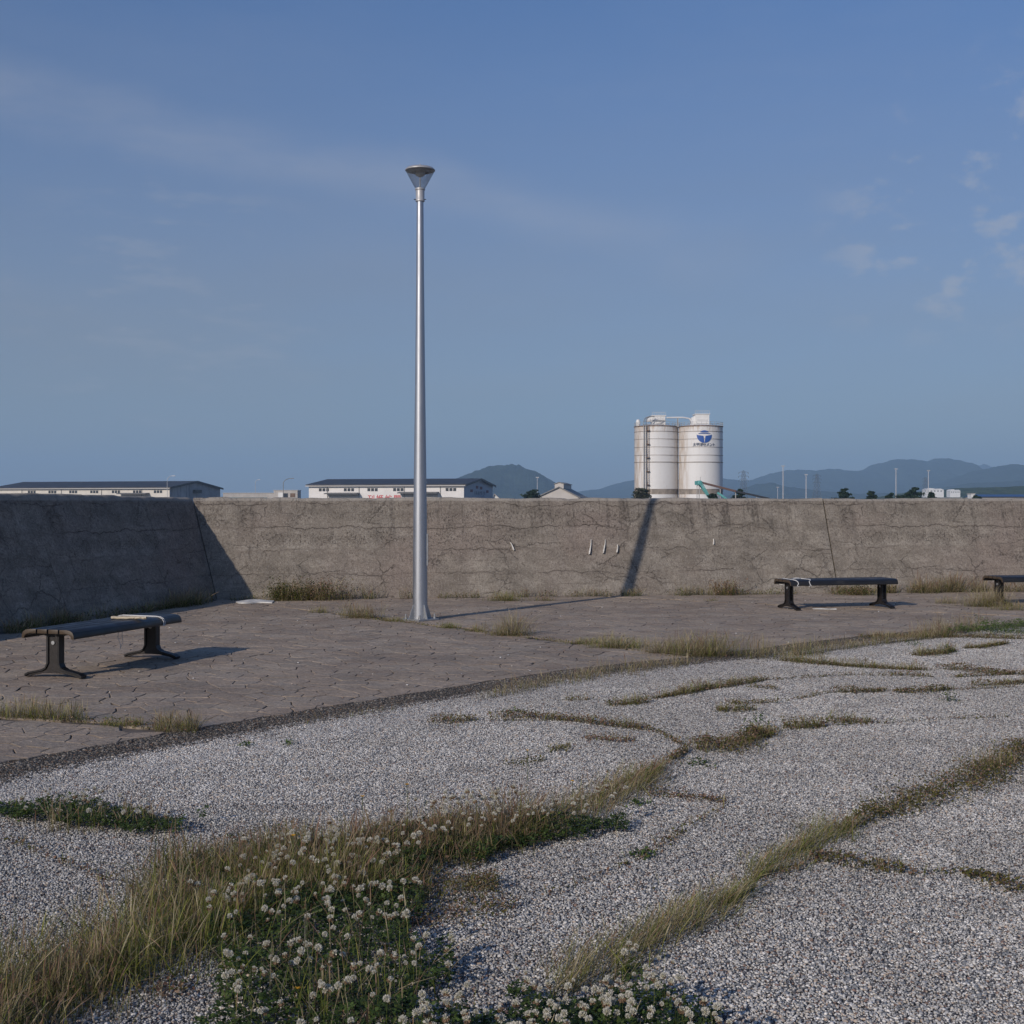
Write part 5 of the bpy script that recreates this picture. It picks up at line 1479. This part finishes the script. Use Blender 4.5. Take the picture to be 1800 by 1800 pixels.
def weedline(px, width, dens, seed, label, h=.03, grass=0.0, tan=.6, gh=.07, mixr=.4, pal=None, group='weeds in the gravel cracks', name='crack_weeds'):
    g = G_(seed); v = Veg()
    xy = line_pts(px, width, dens * 1.7, g)
    if mixr is not None: lowweed(v, xy, g, pal or (OLV, RUST), mixr, h * 1.15, .0135)
    if grass: grassmix(v, line_pts(px, width, dens * grass * 1.2, g), gh, g, tan=tan, head=.25, lean=.42, wid=.0024)
    o = v.build(name, M_GRASS); tag(o, label, 'weeds', group, 'stuff'); return o
WL = [
 ([(1420, 1500), (1460, 1512), (1520, 1522), (1610, 1537)], [.10, .16, .12, .05], 6000, .03, .25, .06, .35),
 ([(1670, 1530), (1720, 1540), (1800, 1562), (1880, 1585)], [.06, .14, .15, .1], 7000, .03, .05, .05, .35),
 ([(1130, 1390), (1180, 1398), (1285, 1412)], [.12, .18, .06], 4000, .03, .03, .05, .75),
 ([(750, 1270), (790, 1268), (840, 1266)], [.12, .22, .08], 5000, .04, .3, .07, .5),
 ([(850, 1260), (930, 1261), (1000, 1266), (1080, 1275), (1165, 1286)], [.04, .05, .14, .12, .12], 6000, .035, .4, .07, .6),
 ([(1020, 1297), (1080, 1300), (1120, 1304)], [.08, .16, .10], 4500, .025, .2, .06, .8),
 ([(1205, 1316), (1250, 1318), (1290, 1310), (1360, 1286)], [.2, .36, .28, .14], 6500, .06, .35, .08, .5),
 ([(1370, 1279), (1410, 1277), (1455, 1276)], [.10, .22, .1], 6500, .045, .45, .08, .35),
 ([(1450, 1268), (1490, 1269), (1540, 1270)], [.15, .12, .05], 4500, .03, .8, .09, .4),
 ([(1255, 1250), (1290, 1248), (1330, 1248)], [.1, .2, .06], 6000, .04, .7, .08, .3),
 ([(1270, 1236), (1330, 1236), (1375, 1234)], [.04, .09, .06], 5000, .025, .6, .06, .5),
 ([(1460, 1216), (1510, 1217), (1560, 1214)], [.06, .15, .06], 6500, .04, .3, .06, .5),
 ([(1570, 1218), (1620, 1216), (1675, 1212)], [.06, .18, .06], 6500, .045, .3, .06, .45),
 ([(1060, 1240), (1100, 1238), (1145, 1233)], [.08, .16, .06], 6500, .035, .6, .07, .3),
 ([(990, 1230), (1015, 1230), (1045, 1229)], [.04, .08, .04], 4500, .02, .7, .06, .4),
 ([(1150, 1228), (1210, 1217), (1260, 1208), (1350, 1195)], [.05, .12, .12, .05], 5500, .03, 1.0, .08, .3),
 ([(1310, 1206), (1350, 1210), (1370, 1212)], [.04, .08, .04], 4500, .02, .8, .05, .4),
 ([(1600, 1152), (1625, 1152), (1650, 1148), (1685, 1145)], [.1, .16, .16, .06], 6500, .03, .8, .11, .4),
 ([(1690, 1140), (1725, 1138), (1775, 1131)], [.08, .14, .06], 6500, .03, .8, .07, .3),
 ([(1360, 1160), (1420, 1165), (1490, 1171), (1580, 1176), (1645, 1179)], [.1, .12, .12, .1, .08], 5500, .03, 1.2, .10, .4),
 ([(1640, 1176), (1700, 1178), (1760, 1184), (1850, 1188)], [.08, .16, .14, .1], 6500, .04, .35, .06, .6),
 ([(1560, 1186), (1610, 1187), (1640, 1190)], [.04, .1, .06], 5500, .03, .4, .05, .6),
 ([(1670, 1191), (1720, 1188), (1790, 1185)], [.05, .10, .08], 5000, .03, .5, .06, .6),
 ([(1700, 1205), (1760, 1203), (1850, 1197)], [.05, .12, .12], 5500, .04, .5, .07, .5),
 ([(1500, 1120), (1600, 1119), (1700, 1120), (1820, 1124)], [.06, .10, .14, .12], 5500, .03, .8, .07, .5),
 ([(960, 1322), (985, 1318), (1000, 1310)], [.05, .1, .05], 3500, .02, .8, .05, .1),
 ([(890, 1345), (930, 1340), (960, 1335)], [.08, .14, .06], 2600, .02, .6, .05, .1),
 ([(1090, 1560), (1130, 1558), (1180, 1552)], [.05, .1, .05], 700, .015, .5, .05, .8),
 ([(250, 1755), (300, 1735), (330, 1745)], [.2, .28, .1], 2200, .03, .3, .06, .7),
]
WL += [   # thin seams that join the patches
 ([(830, 1266), (1000, 1266), (1160, 1287), (1210, 1316)], .045, 3600, .02, .5, .05, .5),
 ([(1290, 1310), (1360, 1286), (1450, 1275), (1600, 1268), (1800, 1258)], .04, 2200, .02, .4, .05, .5),
 ([(1045, 1232), (1150, 1228), (1350, 1195), (1500, 1186), (1640, 1190)], .04, 3000, .02, .6, .05, .4),
 ([(1375, 1234), (1460, 1217), (1680, 1212), (1820, 1206)], .045, 3400, .02, .5, .05, .5),
 ([(1600, 1536), (1680, 1534)], .05, 3000, .015, .4, .04, .5),
 ([(920, 1590), (1000, 1560), (1130, 1505), (1280, 1412)], .05, 1500, .015, .4, .05, .6),
 ([(1165, 1345), (1210, 1318)], .10, 4000, .03, .5, .06, .6),
 ([(0, 1470), (120, 1520), (240, 1560)], .06, 1300, .02, .6, .07, .6),
]
for k, (px, wd, dn, h, gr, gh, mr) in enumerate(WL):
    weedline(px, wd, dn, 40 + k, 'low olive and rusty weeds growing in a crack of the washed gravel', h, gr, .55, gh, mr)

# single small plants on the gravel
def sprig(x, y, seed, label, h=.07, r=.016, n=60, pal=DKGREEN, spread=.06):
    g = G_(seed); c_ = P(x, y); xy = np.array(c_[:2]) + g.normal(0, spread / 2, (n, 2)); v = Veg()
    hz_ = g.random(n) * h * np.exp(-((xy - np.array(c_[:2])) ** 2).sum(1) / spread ** 2)
    v.add(leaflets(xy, hz_, r * g.uniform(.6, 1.2, n), pick(pal, n, g) * 1.3, g, .7))
    st = np.array(c_[:2]) + g.normal(0, spread / 5, (8, 2)); v.add(blades(st, np.full(8, h), np.full(8, .003), .3, pick(pal, 8, g), pick(pal, 8, g), g))
    o = v.build('green_sprig', M_CLOVER); tag(o, label, 'plant', 'small green plants on the gravel'); return o
for k, (x, y, h, n, sp, lab) in enumerate([
        (1331, 1281, .13, 90, .10, 'upright leafy green sprout rising from the brown weed mat'),
        (1668, 1232, .10, 60, .08, 'lone upright green sprout on bare gravel below the paired weed strips'),
        (1667, 1150, .10, 50, .08, 'upright green sprout beside the yellow weeds near the tall straw grass'),
        (1229, 1343, .04, 70, .10, 'flat green rosette below the brown weed mat with the sprout'),
        (1128, 1505, .03, 60, .07, 'flat green plant on bare gravel between the two grass bands'),
        (1120, 1413, .03, 45, .07, 'tiny flat green plant beside the rusty weed line'),
        (508, 1308, .03, 30, .06, 'tiny green plant near the pebble border, farther from the short joint'),
        (433, 1310, .03, 30, .05, 'tiny green plant near the pebble border, closer to the short joint'),
        (900, 1252, .03, 50, .12, 'flat green spread just beyond the thin brown weed crack'),
        (1145, 1358, .05, 70, .11, 'bright green leaves at the thin end of the tall grass band'),
        (1605, 1133, .05, 60, .12, 'small green plant close to the tall straw grass at the border')]):
    sprig(x, y, 90 + k, lab, h, .017, n, DKGREEN, sp)

# --- grass along the border of the paving
def strip(px, width, dens, seed, label, gh, tan=.7, head=.4, wind=(0, 0), low=0.0, rust=.4, name='grass_strip', lean=.38, wid=.0021):
    g = G_(seed); v = Veg()
    grassmix(v, line_pts(px, width, dens, g), gh, g, tan=tan, head=head, wind=wind, rust=rust, lean=lean, wid=wid)
    if low: lowweed(v, line_pts(px, width, dens * low, g), g, (OLV, RUST), .4, .04, .014)
    o = v.build(name, M_GRASS); tag(o, label, 'grass', kind='stuff'); return o
strip([(830, 1232), (900, 1218), (980, 1200), (1080, 1184), (1180, 1170), (1250, 1164)], [.08, .2, .28, .30, .26, .2], 2400, 131, 'straw coloured grass along the dark pebble border', .11, .8, .3)
strip([(500, 1275), (560, 1268), (640, 1255), (720, 1244)], [.06, .18, .08, .06], 1100, 132, 'thin dry grass at the dark pebble border below the lamp post', .07, .85, .2)
strip([(1310, 1158), (1350, 1156), (1400, 1152), (1450, 1146)], [.2, .36, .36, .2], 2800, 133, 'tall tan grass clump at the bend of the pebble border', .19, .7, .5, rust=.25)
strip([(1440, 1146), (1480, 1140), (1530, 1133), (1600, 1126), (1680, 1117)], [.25, .22, .22, .22, .16], 3000, 134, 'dry grass along the pebble border beyond the tall clump', .13, .75, .5)
strip([(1600, 1122), (1650, 1116), (1690, 1111), (1730, 1107)], [.15, .26, .26, .15], 3400, 135, 'tall straw grass beside the green clover at the paving edge', .21, .85, .5)
strip([(-60, 1254), (0, 1258), (60, 1261), (110, 1264), (160, 1268)], [.12, .16, .18, .18, .08], 7500, 136, 'yellow green grass in the paving joint past the bench with the roll', .14, .55, .3)
strip([(175, 1272), (215, 1273), (255, 1276)], [.10, .2, .10], 9500, 137, 'yellow green grass clump midway along the short paving joint', .10, .4, .15)
strip([(268, 1279), (310, 1281), (350, 1285)], [.12, .24, .12], 9500, 138, 'brown topped grass clump where the short joint meets the pebble border', .15, .6, .4, rust=.6)

# --- tufts in the long paving joint
def tuft(x, y, rad, h, n, seed, label, tan=.6, head=.35, rust=.4, low=0, wind=(0, 0), group='grass tufts in the long paving joint'):
    g = G_(seed); c_ = np.array(P(x, y)[:2]); v = Veg()
    xy = c_ + g.normal(0, 1, (n, 2)) * np.array([rad * .5, rad * .22])
    d = np.hypot(*((xy - c_) / np.array([rad, rad * .5])).T)
    grassmix(v, xy, h * 1.0, g, tan=tan, head=head, rust=rust, lean=.5, wid=.0024, wind=wind)
    if low: lowweed(v, c_ + g.normal(0, 1, (low, 2)) * np.array([rad * .6, rad * .25]), g, (OLV, RUST), .5, .05, .014)
    o = v.build('grass_tuft', M_GRASS); tag(o, label, 'grass tuft', group); return o
tuft(635, 1086, .26, .24, 500, 201, 'spiky dry tuft on the joint between the lamp post and the wall weeds', .6, .4, .4, 120)
tuft(563, 1077, .12, .10, 140, 202, 'tiny tuft on the joint near the bushy weeds', .4, .2, .5, 60)
tuft(692, 1092, .16, .06, 240, 203, 'flat green tuft just beside the lamp post foot', .3, .1, .3, 80)
tuft(790, 1104, .12, .10, 260, 204, 'fresh bright green tuft just past the lamp post foot', .05, .05, .3)
tuft(840, 1110, .14, .09, 200, 205, 'sparse yellow tuft between the green tuft and the fluffy tan tuft', .6, .2, .3)
tuft(897, 1117, .24, .22, 560, 206, 'fluffy tan tuft on the joint past the bright green tuft', .75, .45, .3, 60)
tuft(1030, 1131, .22, .10, 380, 207, 'small green tuft midway on the joint, before the wide yellow one', .4, .2, .2)
tuft(1090, 1138, .36, .13, 800, 208, 'wide yellow green tuft midway along the joint', .5, .25, .2)
tuft(1172, 1147, .26, .14, 500, 209, 'loose straw tuft near the end of the joint', .75, .4, .3)
tuft(1240, 1152, .36, .22, 1000, 210, 'big brown and green tuft where the joint meets the pebble border', .6, .45, .5, 200)
strip([(560, 1075), (640, 1087), (740, 1098), (860, 1114), (1000, 1130), (1200, 1152)], .05, 2600, 211, 'thin line of moss and grass in the long paving joint', .035, .5, .05, low=1.2, wid=.003, name='joint_moss')
strip([(-80, 1250), (0, 1259), (120, 1268), (250, 1279), (350, 1288)], .05, 3000, 219, 'thin line of moss and grass in the short paving joint', .03, .5, .05, low=1.6, wid=.003, name='joint_moss')
tuft(1735, 1066, .40, .28, 900, 212, 'straw grass growing round the leg of the plain bench', .75, .4, .2, group=None)
tuft(1772, 1072, .30, .13, 420, 213, 'low yellow tuft beside the leg of the plain bench', .6, .3, .2, group=None)
tuft(1665, 1061, .22, .10, 240, 214, 'low dry tuft on the joint leading to the plain bench', .7, .3, .2, group=None)

# --- weeds at the foot of the walls
def footline(x0, x1, n=8, off=0.08):
    """photo pixels of points that stand off metres in front of the wall face, along the wall"""
    out = []
    for x in np.linspace(x0, x1, n):
        k = (x - 900) / FPX; best = None
        for d_, n_ in ((dL, nLw), (dF, nF)):
            p0 = WC_B - n_ * off                       # k*Y = X on the wall line p0 + s*d
            s_ = (k * p0[1] - p0[0]) / (d_[0] - k * d_[1]); Y = p0[1] + s_ * d_[1]
            if -0.2 < s_ < 16 and Y > 5 and (best is None or Y < best): best = Y
        out.append((x, HOR + FPX * EYE / best))
    return out
def footweed(x0, x1, width, dens, seed, label, gh, tan=.5, rust=.6, low=.4, head=.4, off=.09):
    px = footline(x0, x1, 8, off); g = G_(seed); v = Veg()
    xy = line_pts(px, width, dens, g, clump=.6)
    grassmix(v, xy, gh, g, tan=tan, head=head, rust=rust, lean=.4, wid=.003, green=GREEN + DKGREEN)
    if low: lowweed(v, line_pts(px, width * .8, dens * low, g, clump=.4), g, (DKGREEN + OLV, RUST), .35, .10, .020)
    o = v.build('wall_weeds', M_GRASS); tag(o, label, 'weeds', kind='stuff'); return o
footweed(-30, 200, .26, 2200, 301, 'dark weeds at the foot of the shaded wall behind the roll bench', .20, .45, .4, 1.2, off=.07)
footweed(190, 300, .2, 1500, 302, 'sparse dark weeds at the middle of the shaded wall foot', .15, .4, .4, .9, off=.07)
footweed(290, 375, .24, 2600, 303, 'tall dark weeds beside the shaded wall corner', .27, .4, .4, .9, off=.06)
footweed(395, 470, .18, 900, 304, 'low green weeds behind the white plastic sheet', .10, .3, .4, .8)
footweed(585, 740, .22, 1300, 305, 'reddish weeds at the wall foot behind the lamp post', .20, .5, .8, .8)
footweed(755, 870, .16, 1000, 306, 'low green weeds at the wall foot past the lamp post', .10, .4, .5, .9)
footweed(825, 930, .20, 1200, 307, 'green grassy weeds at the wall foot before the lamp shadow', .16, .4, .5, .7)
footweed(900, 1095, .18, 1100, 308, 'sparse reddish weeds at the wall foot up to the lamp shadow', .15, .5, .7, .7)
footweed(1090, 1130, .18, 2200, 309, 'dark green weeds where the lamp shadow meets the wall', .14, .3, .3, .9)
footweed(1130, 1420, .16, 1100, 310, 'thin line of green weeds at the wall foot past the lamp shadow', .10, .35, .4, .9)
footweed(1190, 1235, .2, 1300, 311, 'upright yellow green weeds at the wall foot past the lamp shadow', .20, .3, .3, .5)
footweed(1430, 1640, .34, 2000, 312, 'dense brown weeds at the wall foot behind the string bench', .17, .6, .7, .9)
footweed(1560, 1740, .38, 1900, 313, 'tall brown seeding weeds at the wall foot between the benches', .26, .7, .8, .5)
footweed(1740, 1860, .30, 1500, 314, 'brown weeds at the wall foot behind the plain bench', .2, .7, .8, .5)
tuft(888, 1056, .26, .13, 520, 315, 'leafy green tuft a step in front of the wall before the lamp shadow', .3, .2, .3, 200, group=None)
tuft(958, 1056, .16, .08, 160, 316, 'small reddish tuft a step in front of the wall before the lamp shadow', .5, .4, .9, 60, group=None)
tuft(1252, 1056, .10, .04, 80, 317, 'flat little weed on the paving in front of the dry shrub', .2, .1, .3, 40, group=None)

def bush(x, y, rad, h, seed, label, n_st=60, leaf=2200, cols=(DKGREEN, RUST), mixr=.3, dry=False):
    g = G_(seed); c_ = np.array(P(x, y)[:2]); v = Veg()
    b0 = c_ + g.normal(0, 1, (n_st, 2)) * np.array([rad * .45, rad * .14])
    hh = h * g.uniform(.45, 1.1, n_st)
    out = (b0 - c_) / rad
    v.add(blades(b0, hh, np.full(n_st, .006), .35, pick(RUST if dry else TAN, n_st, g) * .8, pick(RUST, n_st, g), g))
    s = g.integers(n_st, size=leaf); t_ = g.uniform(.12, 1, leaf)
    pos = b0[s] + out[s] * t_[:, None] * h * .5 + g.normal(0, .045, (leaf, 2))
    c2 = np.where((g.random(leaf) < mixr)[:, None], pick(cols[1], leaf, g), pick(cols[0], leaf, g))
    v.add(leaflets(pos, np.maximum(.01, hh[s] * t_ + g.normal(0, .02, leaf)), .022 * g.uniform(.5, 1.2, leaf), c2, g, .9))
    grassmix(v, c_ + g.normal(0, 1, (n_st * 6, 2)) * np.array([rad * .6, rad * .2]), h * .8, g, tan=.6, head=.4, rust=.5, lean=.45, wid=.003)
    o = v.build('weed_bush', M_GRASS); tag(o, label, 'weed'); return o
bush(498, 1056, .26, .30, 331, 'leafy green weed bush next to the white plastic sheet', 50, 2000, (DKGREEN + OLV, OLV), .3)
bush(552, 1055, .42, .36, 332, 'tall rusty and green weed bush against the wall left of the lamp post', 80, 2400, (DKGREEN + OLV, RUST), .45)
bush(1273, 1046, .26, .28, 333, 'dry brown shrub against the wall past the lamp shadow', 46, 500, (RUST, OLV), .3, True)
bush(1510, 1046, .30, .16, 334, 'low dark leafy weeds under the string bench seat', 40, 900, (DKGREEN + OLV, RUST), .3)

# --- white clover
def flower_mesh(seed, age):
    """round clover head: florets set all over a small ball, the lower ones faded and hanging"""
    g = G_(seed); n = 74; V = []; K_ = []
    for k in range(n):
        z = 1 - 1.75 * (k + .5) / n; a = k * 2.39996
        rr = math.sqrt(max(0, 1 - z * z)); d = np.array([rr * math.cos(a), rr * math.sin(a), z])
        d = d + g.normal(0, .10, 3); d /= np.linalg.norm(d)
        faded = z < age + g.normal(0, .18)
        dirn = d * np.array([1, 1, .9]) + (np.array([0, 0, -.9]) if faded else np.array([0, 0, .25])); dirn /= np.linalg.norm(dirn)
        r0 = .0035; r1 = .0078 * g.uniform(.85, 1.15)
        s1 = np.cross(dirn, g.normal(0, 1, 3)); s1 /= np.linalg.norm(s1)
        b0 = d * r0; tip = b0 + dirn * r1; mid_ = b0 + dirn * r1 * .6
        V += [b0, mid_ + s1 * .0019, tip, mid_ - s1 * .0019]
        c_ = np.array((0.30, 0.20, 0.13)) * g.uniform(.6, 1.2) if faded else np.array((0.70, 0.67, 0.58)) * g.uniform(.85, 1.1)
        K_ += [c_ * .75, c_, c_, c_]
    V = np.array(V); i = np.arange(n)[:, None] * 4
    # inner core ball
    core = ICO_V * .0052; kf = len(V)
    me = npmesh('flower_head', np.concatenate([V, core]), [np.concatenate([i + np.array([0, 1, 2, 3])]), ICO_F + kf], np.concatenate([np.array(K_), np.tile(np.array([(0.42, 0.40, 0.28)]), (len(core), 1))]))
    me.materials.append(M_FLOWER); return me
FM = [flower_mesh(400 + k, a) for k, a in enumerate((-.9, -.75, -.55, -.35, -.1, .25, .7))]
FW = np.array([.16, .17, .16, .15, .13, .12, .11])

def clover(label, polys, nflow, seed, h=.10, dens=5200, flowz=.14, grass=0.0, fscale=1.0, gh=.18, pal=DKGREEN):
    g = G_(seed); root = empty('clover_patch'); v = Veg(); allxy = []
    for px in polys:
        xy = poly_pts(px, dens, g); allxy.append(xy)
        hf = h * (.35 + .9 * vnoise(xy[:, 0] * 5, xy[:, 1] * 5, seed)) * g.uniform(.35, 1, len(xy))
        v.add(leaflets(xy, hf, .0125 * g.uniform(.65, 1.25, len(xy)), pick(pal, len(xy), g), g, .42, True))
    fo = v.build('foliage', M_CLOVER, root); tag(fo, kind='stuff')
    xy = np.concatenate(allxy)
    c_ = xy.mean(0)
    v = Veg()
    if grass:
        q = xy[g.random(len(xy)) < grass]; grassmix(v, q, gh, g, tan=.55, head=.5, rust=.5, lean=.4)
    sel = xy[g.choice(len(xy), nflow, replace=False)] if nflow else xy[:0]
    # clusters rather than an even spread
    fz = flowz * (.55 + .75 * vnoise(sel[:, 0] * 5, sel[:, 1] * 5, seed + 3)) * g.uniform(.75, 1.12, len(sel))
    if nflow:
        v.add(blades(sel, fz / .93, np.full(len(sel), .0016), .10, pick(DKGREEN, len(sel), g), pick(GREEN, len(sel), g) * .6, g))
    if v.n: tag(v.build('stems', M_GRASS, root), kind='stuff')
    for k in range(nflow):
        o = bpy.data.objects.new('flower_head', FM[g.choice(len(FM), p=FW)]); C.objects.link(o); o.parent = root
        s_ = g.uniform(.65, 1.3) * fscale
        o.location = (sel[k, 0] - 0, sel[k, 1], fz[k]); o.scale = (s_, s_, s_ * .95)
        o.rotation_euler = (g.normal(0, .3), g.normal(0, .3), g.uniform(0, 6.28))
    # put the empty at the patch's own place
    root.location = (c_[0], c_[1], 0)
    for ch in root.children: ch.location = (ch.location[0] - c_[0], ch.location[1] - c_[1], ch.location[2])
    tag(root, label, 'clover'); return root

clover('large flowering white clover patch in front of the tall grass', [[(330, 1625), (400, 1560), (470, 1520), (560, 1505), (660, 1520), (730, 1560), (740, 1630), (800, 1680), (790, 1730), (720, 1770), (760, 1830), (760, 2000), (520, 2000), (420, 1860), (380, 1745), (350, 1690)]], 298, 501, .085, 6200, .14, .07, 1.0)
clover('flowering white clover patch below the wind combed grass strip', [[(700, 1900), (760, 1830), (860, 1800), (930, 1760), (1000, 1748), (1120, 1755), (1240, 1800), (1340, 1900), (1000, 1990), (760, 1990)]], 200, 502, .085, 6500, .12, .03, 1.0, .12)
clover('dark clover with brown and white heads under the rusty headed grass', [[(420, 1520), (560, 1490), (700, 1470), (800, 1455), (930, 1450), (1000, 1450), (1100, 1450), (1090, 1472), (960, 1496), (860, 1520), (700, 1540)]], 160, 503, .09, 6500, .16, .06)
clover('narrow clover strip with few flowers leading away from the tall grass', [[(-40, 1412), (60, 1418), (160, 1425), (290, 1432), (360, 1470), (250, 1476), (150, 1462), (70, 1452), (-40, 1435)]], 40, 504, .075, 6500, .105, .03)
clover('small clover clump with three flowers at the foot of the combed grass', [[(1050, 1705), (1110, 1690), (1125, 1715), (1060, 1735)]], 4, 505, .06, 6500, .09, 0)
clover('bright green clover at the paving edge near the plain bench', [[(1660, 1118), (1720, 1109), (1800, 1104), (1870, 1106), (1870, 1118), (1740, 1121)]], 6, 506, .16, 2600, .20, .02, 1.2, pal=[(0.13, 0.19, 0.045), (0.09, 0.14, 0.03)])
strip([(60, 1465), (130, 1455), (220, 1450), (310, 1455)], [.1, .2, .22, .15], 2200, 507, 'wispy rust coloured grass over the narrow clover strip', .14, .75, .6, rust=.85)
strip([(520, 1740), (640, 1830), (760, 1850), (840, 1800)], [.2, .3, .3, .2], 1500, 508, 'loose straw grass between the two flowering clover patches', .17, .6, .45, rust=.5)
# yellow flowers among the grass
m_yel = simple('yellow_petal', (0.62, 0.33, 0.02), 0.6)
for (x, y, z, lab) in [(927, 1372, .16, 'yellow flower standing clear above the gravel beyond the rusty grass'), (1006, 1420, .13, 'yellow flower at the thin end of the rusty grass band'),
        (637, 1490, .22, 'yellow flower above the rusty headed grass, nearer the straw grass'), (715, 1470, .23, 'yellow flower above the middle of the rusty headed grass'),
        (522, 1775, .06, 'low yellow flower among the large white clover patch'), (150, 1730, .06, 'low yellow flower at the foot of the tall straw grass'), (515, 1560, .2, 'yellow flower between the straw grass and the white clover')]:
    p = P(x, y)
    s = empty('yellow_flower', p); tag(s, lab, 'flower', 'yellow flowers in the grass')
    MB().tube([(0, 0, 0), (.004, 0, z * .5), (0, .003, z)], .0016, 5).build('stem', simple('stem_green', (.08, .1, .03), .8) if 'stem_green' not in bpy.data.materials else bpy.data.materials['stem_green'], s)
    mb = MB()
    for k in range(12):
        a = k * .5236; ca, sa = math.cos(a), math.sin(a)
        mb.add([(0, 0, z), (.006 * ca - .002 * sa, .006 * sa + .002 * ca, z + .004), (.012 * ca, .012 * sa, z + .006), (.006 * ca + .002 * sa, .006 * sa - .002 * ca, z + .004)], [(0, 1, 2, 3)])
    mb.build('petals', m_yel, s)

# loose pebbles and crumbs scattered over the paving
g = G_(900); n = 420; xs = g.uniform(-6, 8, n * 3); ys = g.uniform(6.5, 20.5, n * 3)
ok = (ys > edge_y(xs) + .05) & (ys < wall_y(xs) - .1) & (g.random(n * 3) < np.where(ys < edge_y(xs) + .8, 1.0, .35)); xs, ys = xs[ok][:n], ys[ok][:n]; n = len(xs)
rad = g.uniform(.003, .009, n)
V = ICO_V[None] * rad[:, None, None] * np.array([1.2, 1, .6]) * g.uniform(.75, 1.2, (n, len(ICO_V), 1)); V[..., 2] += rad[:, None] * .4 + .001
V[..., 0] += xs[:, None]; V[..., 1] += ys[:, None]
pc_ = np.array(PAL)[g.integers(len(PAL), size=n)]
o = link('loose_pebbles', npmesh('loose_pebbles', V.reshape(-1, 3), [(ICO_F[None] + (np.arange(n) * len(ICO_V))[:, None, None]).reshape(-1, 3)], np.repeat(pc_, len(ICO_V), 0)), M_STONE)
tag(o, 'loose pebbles scattered over the stone paving', 'pebbles', kind='stuff')
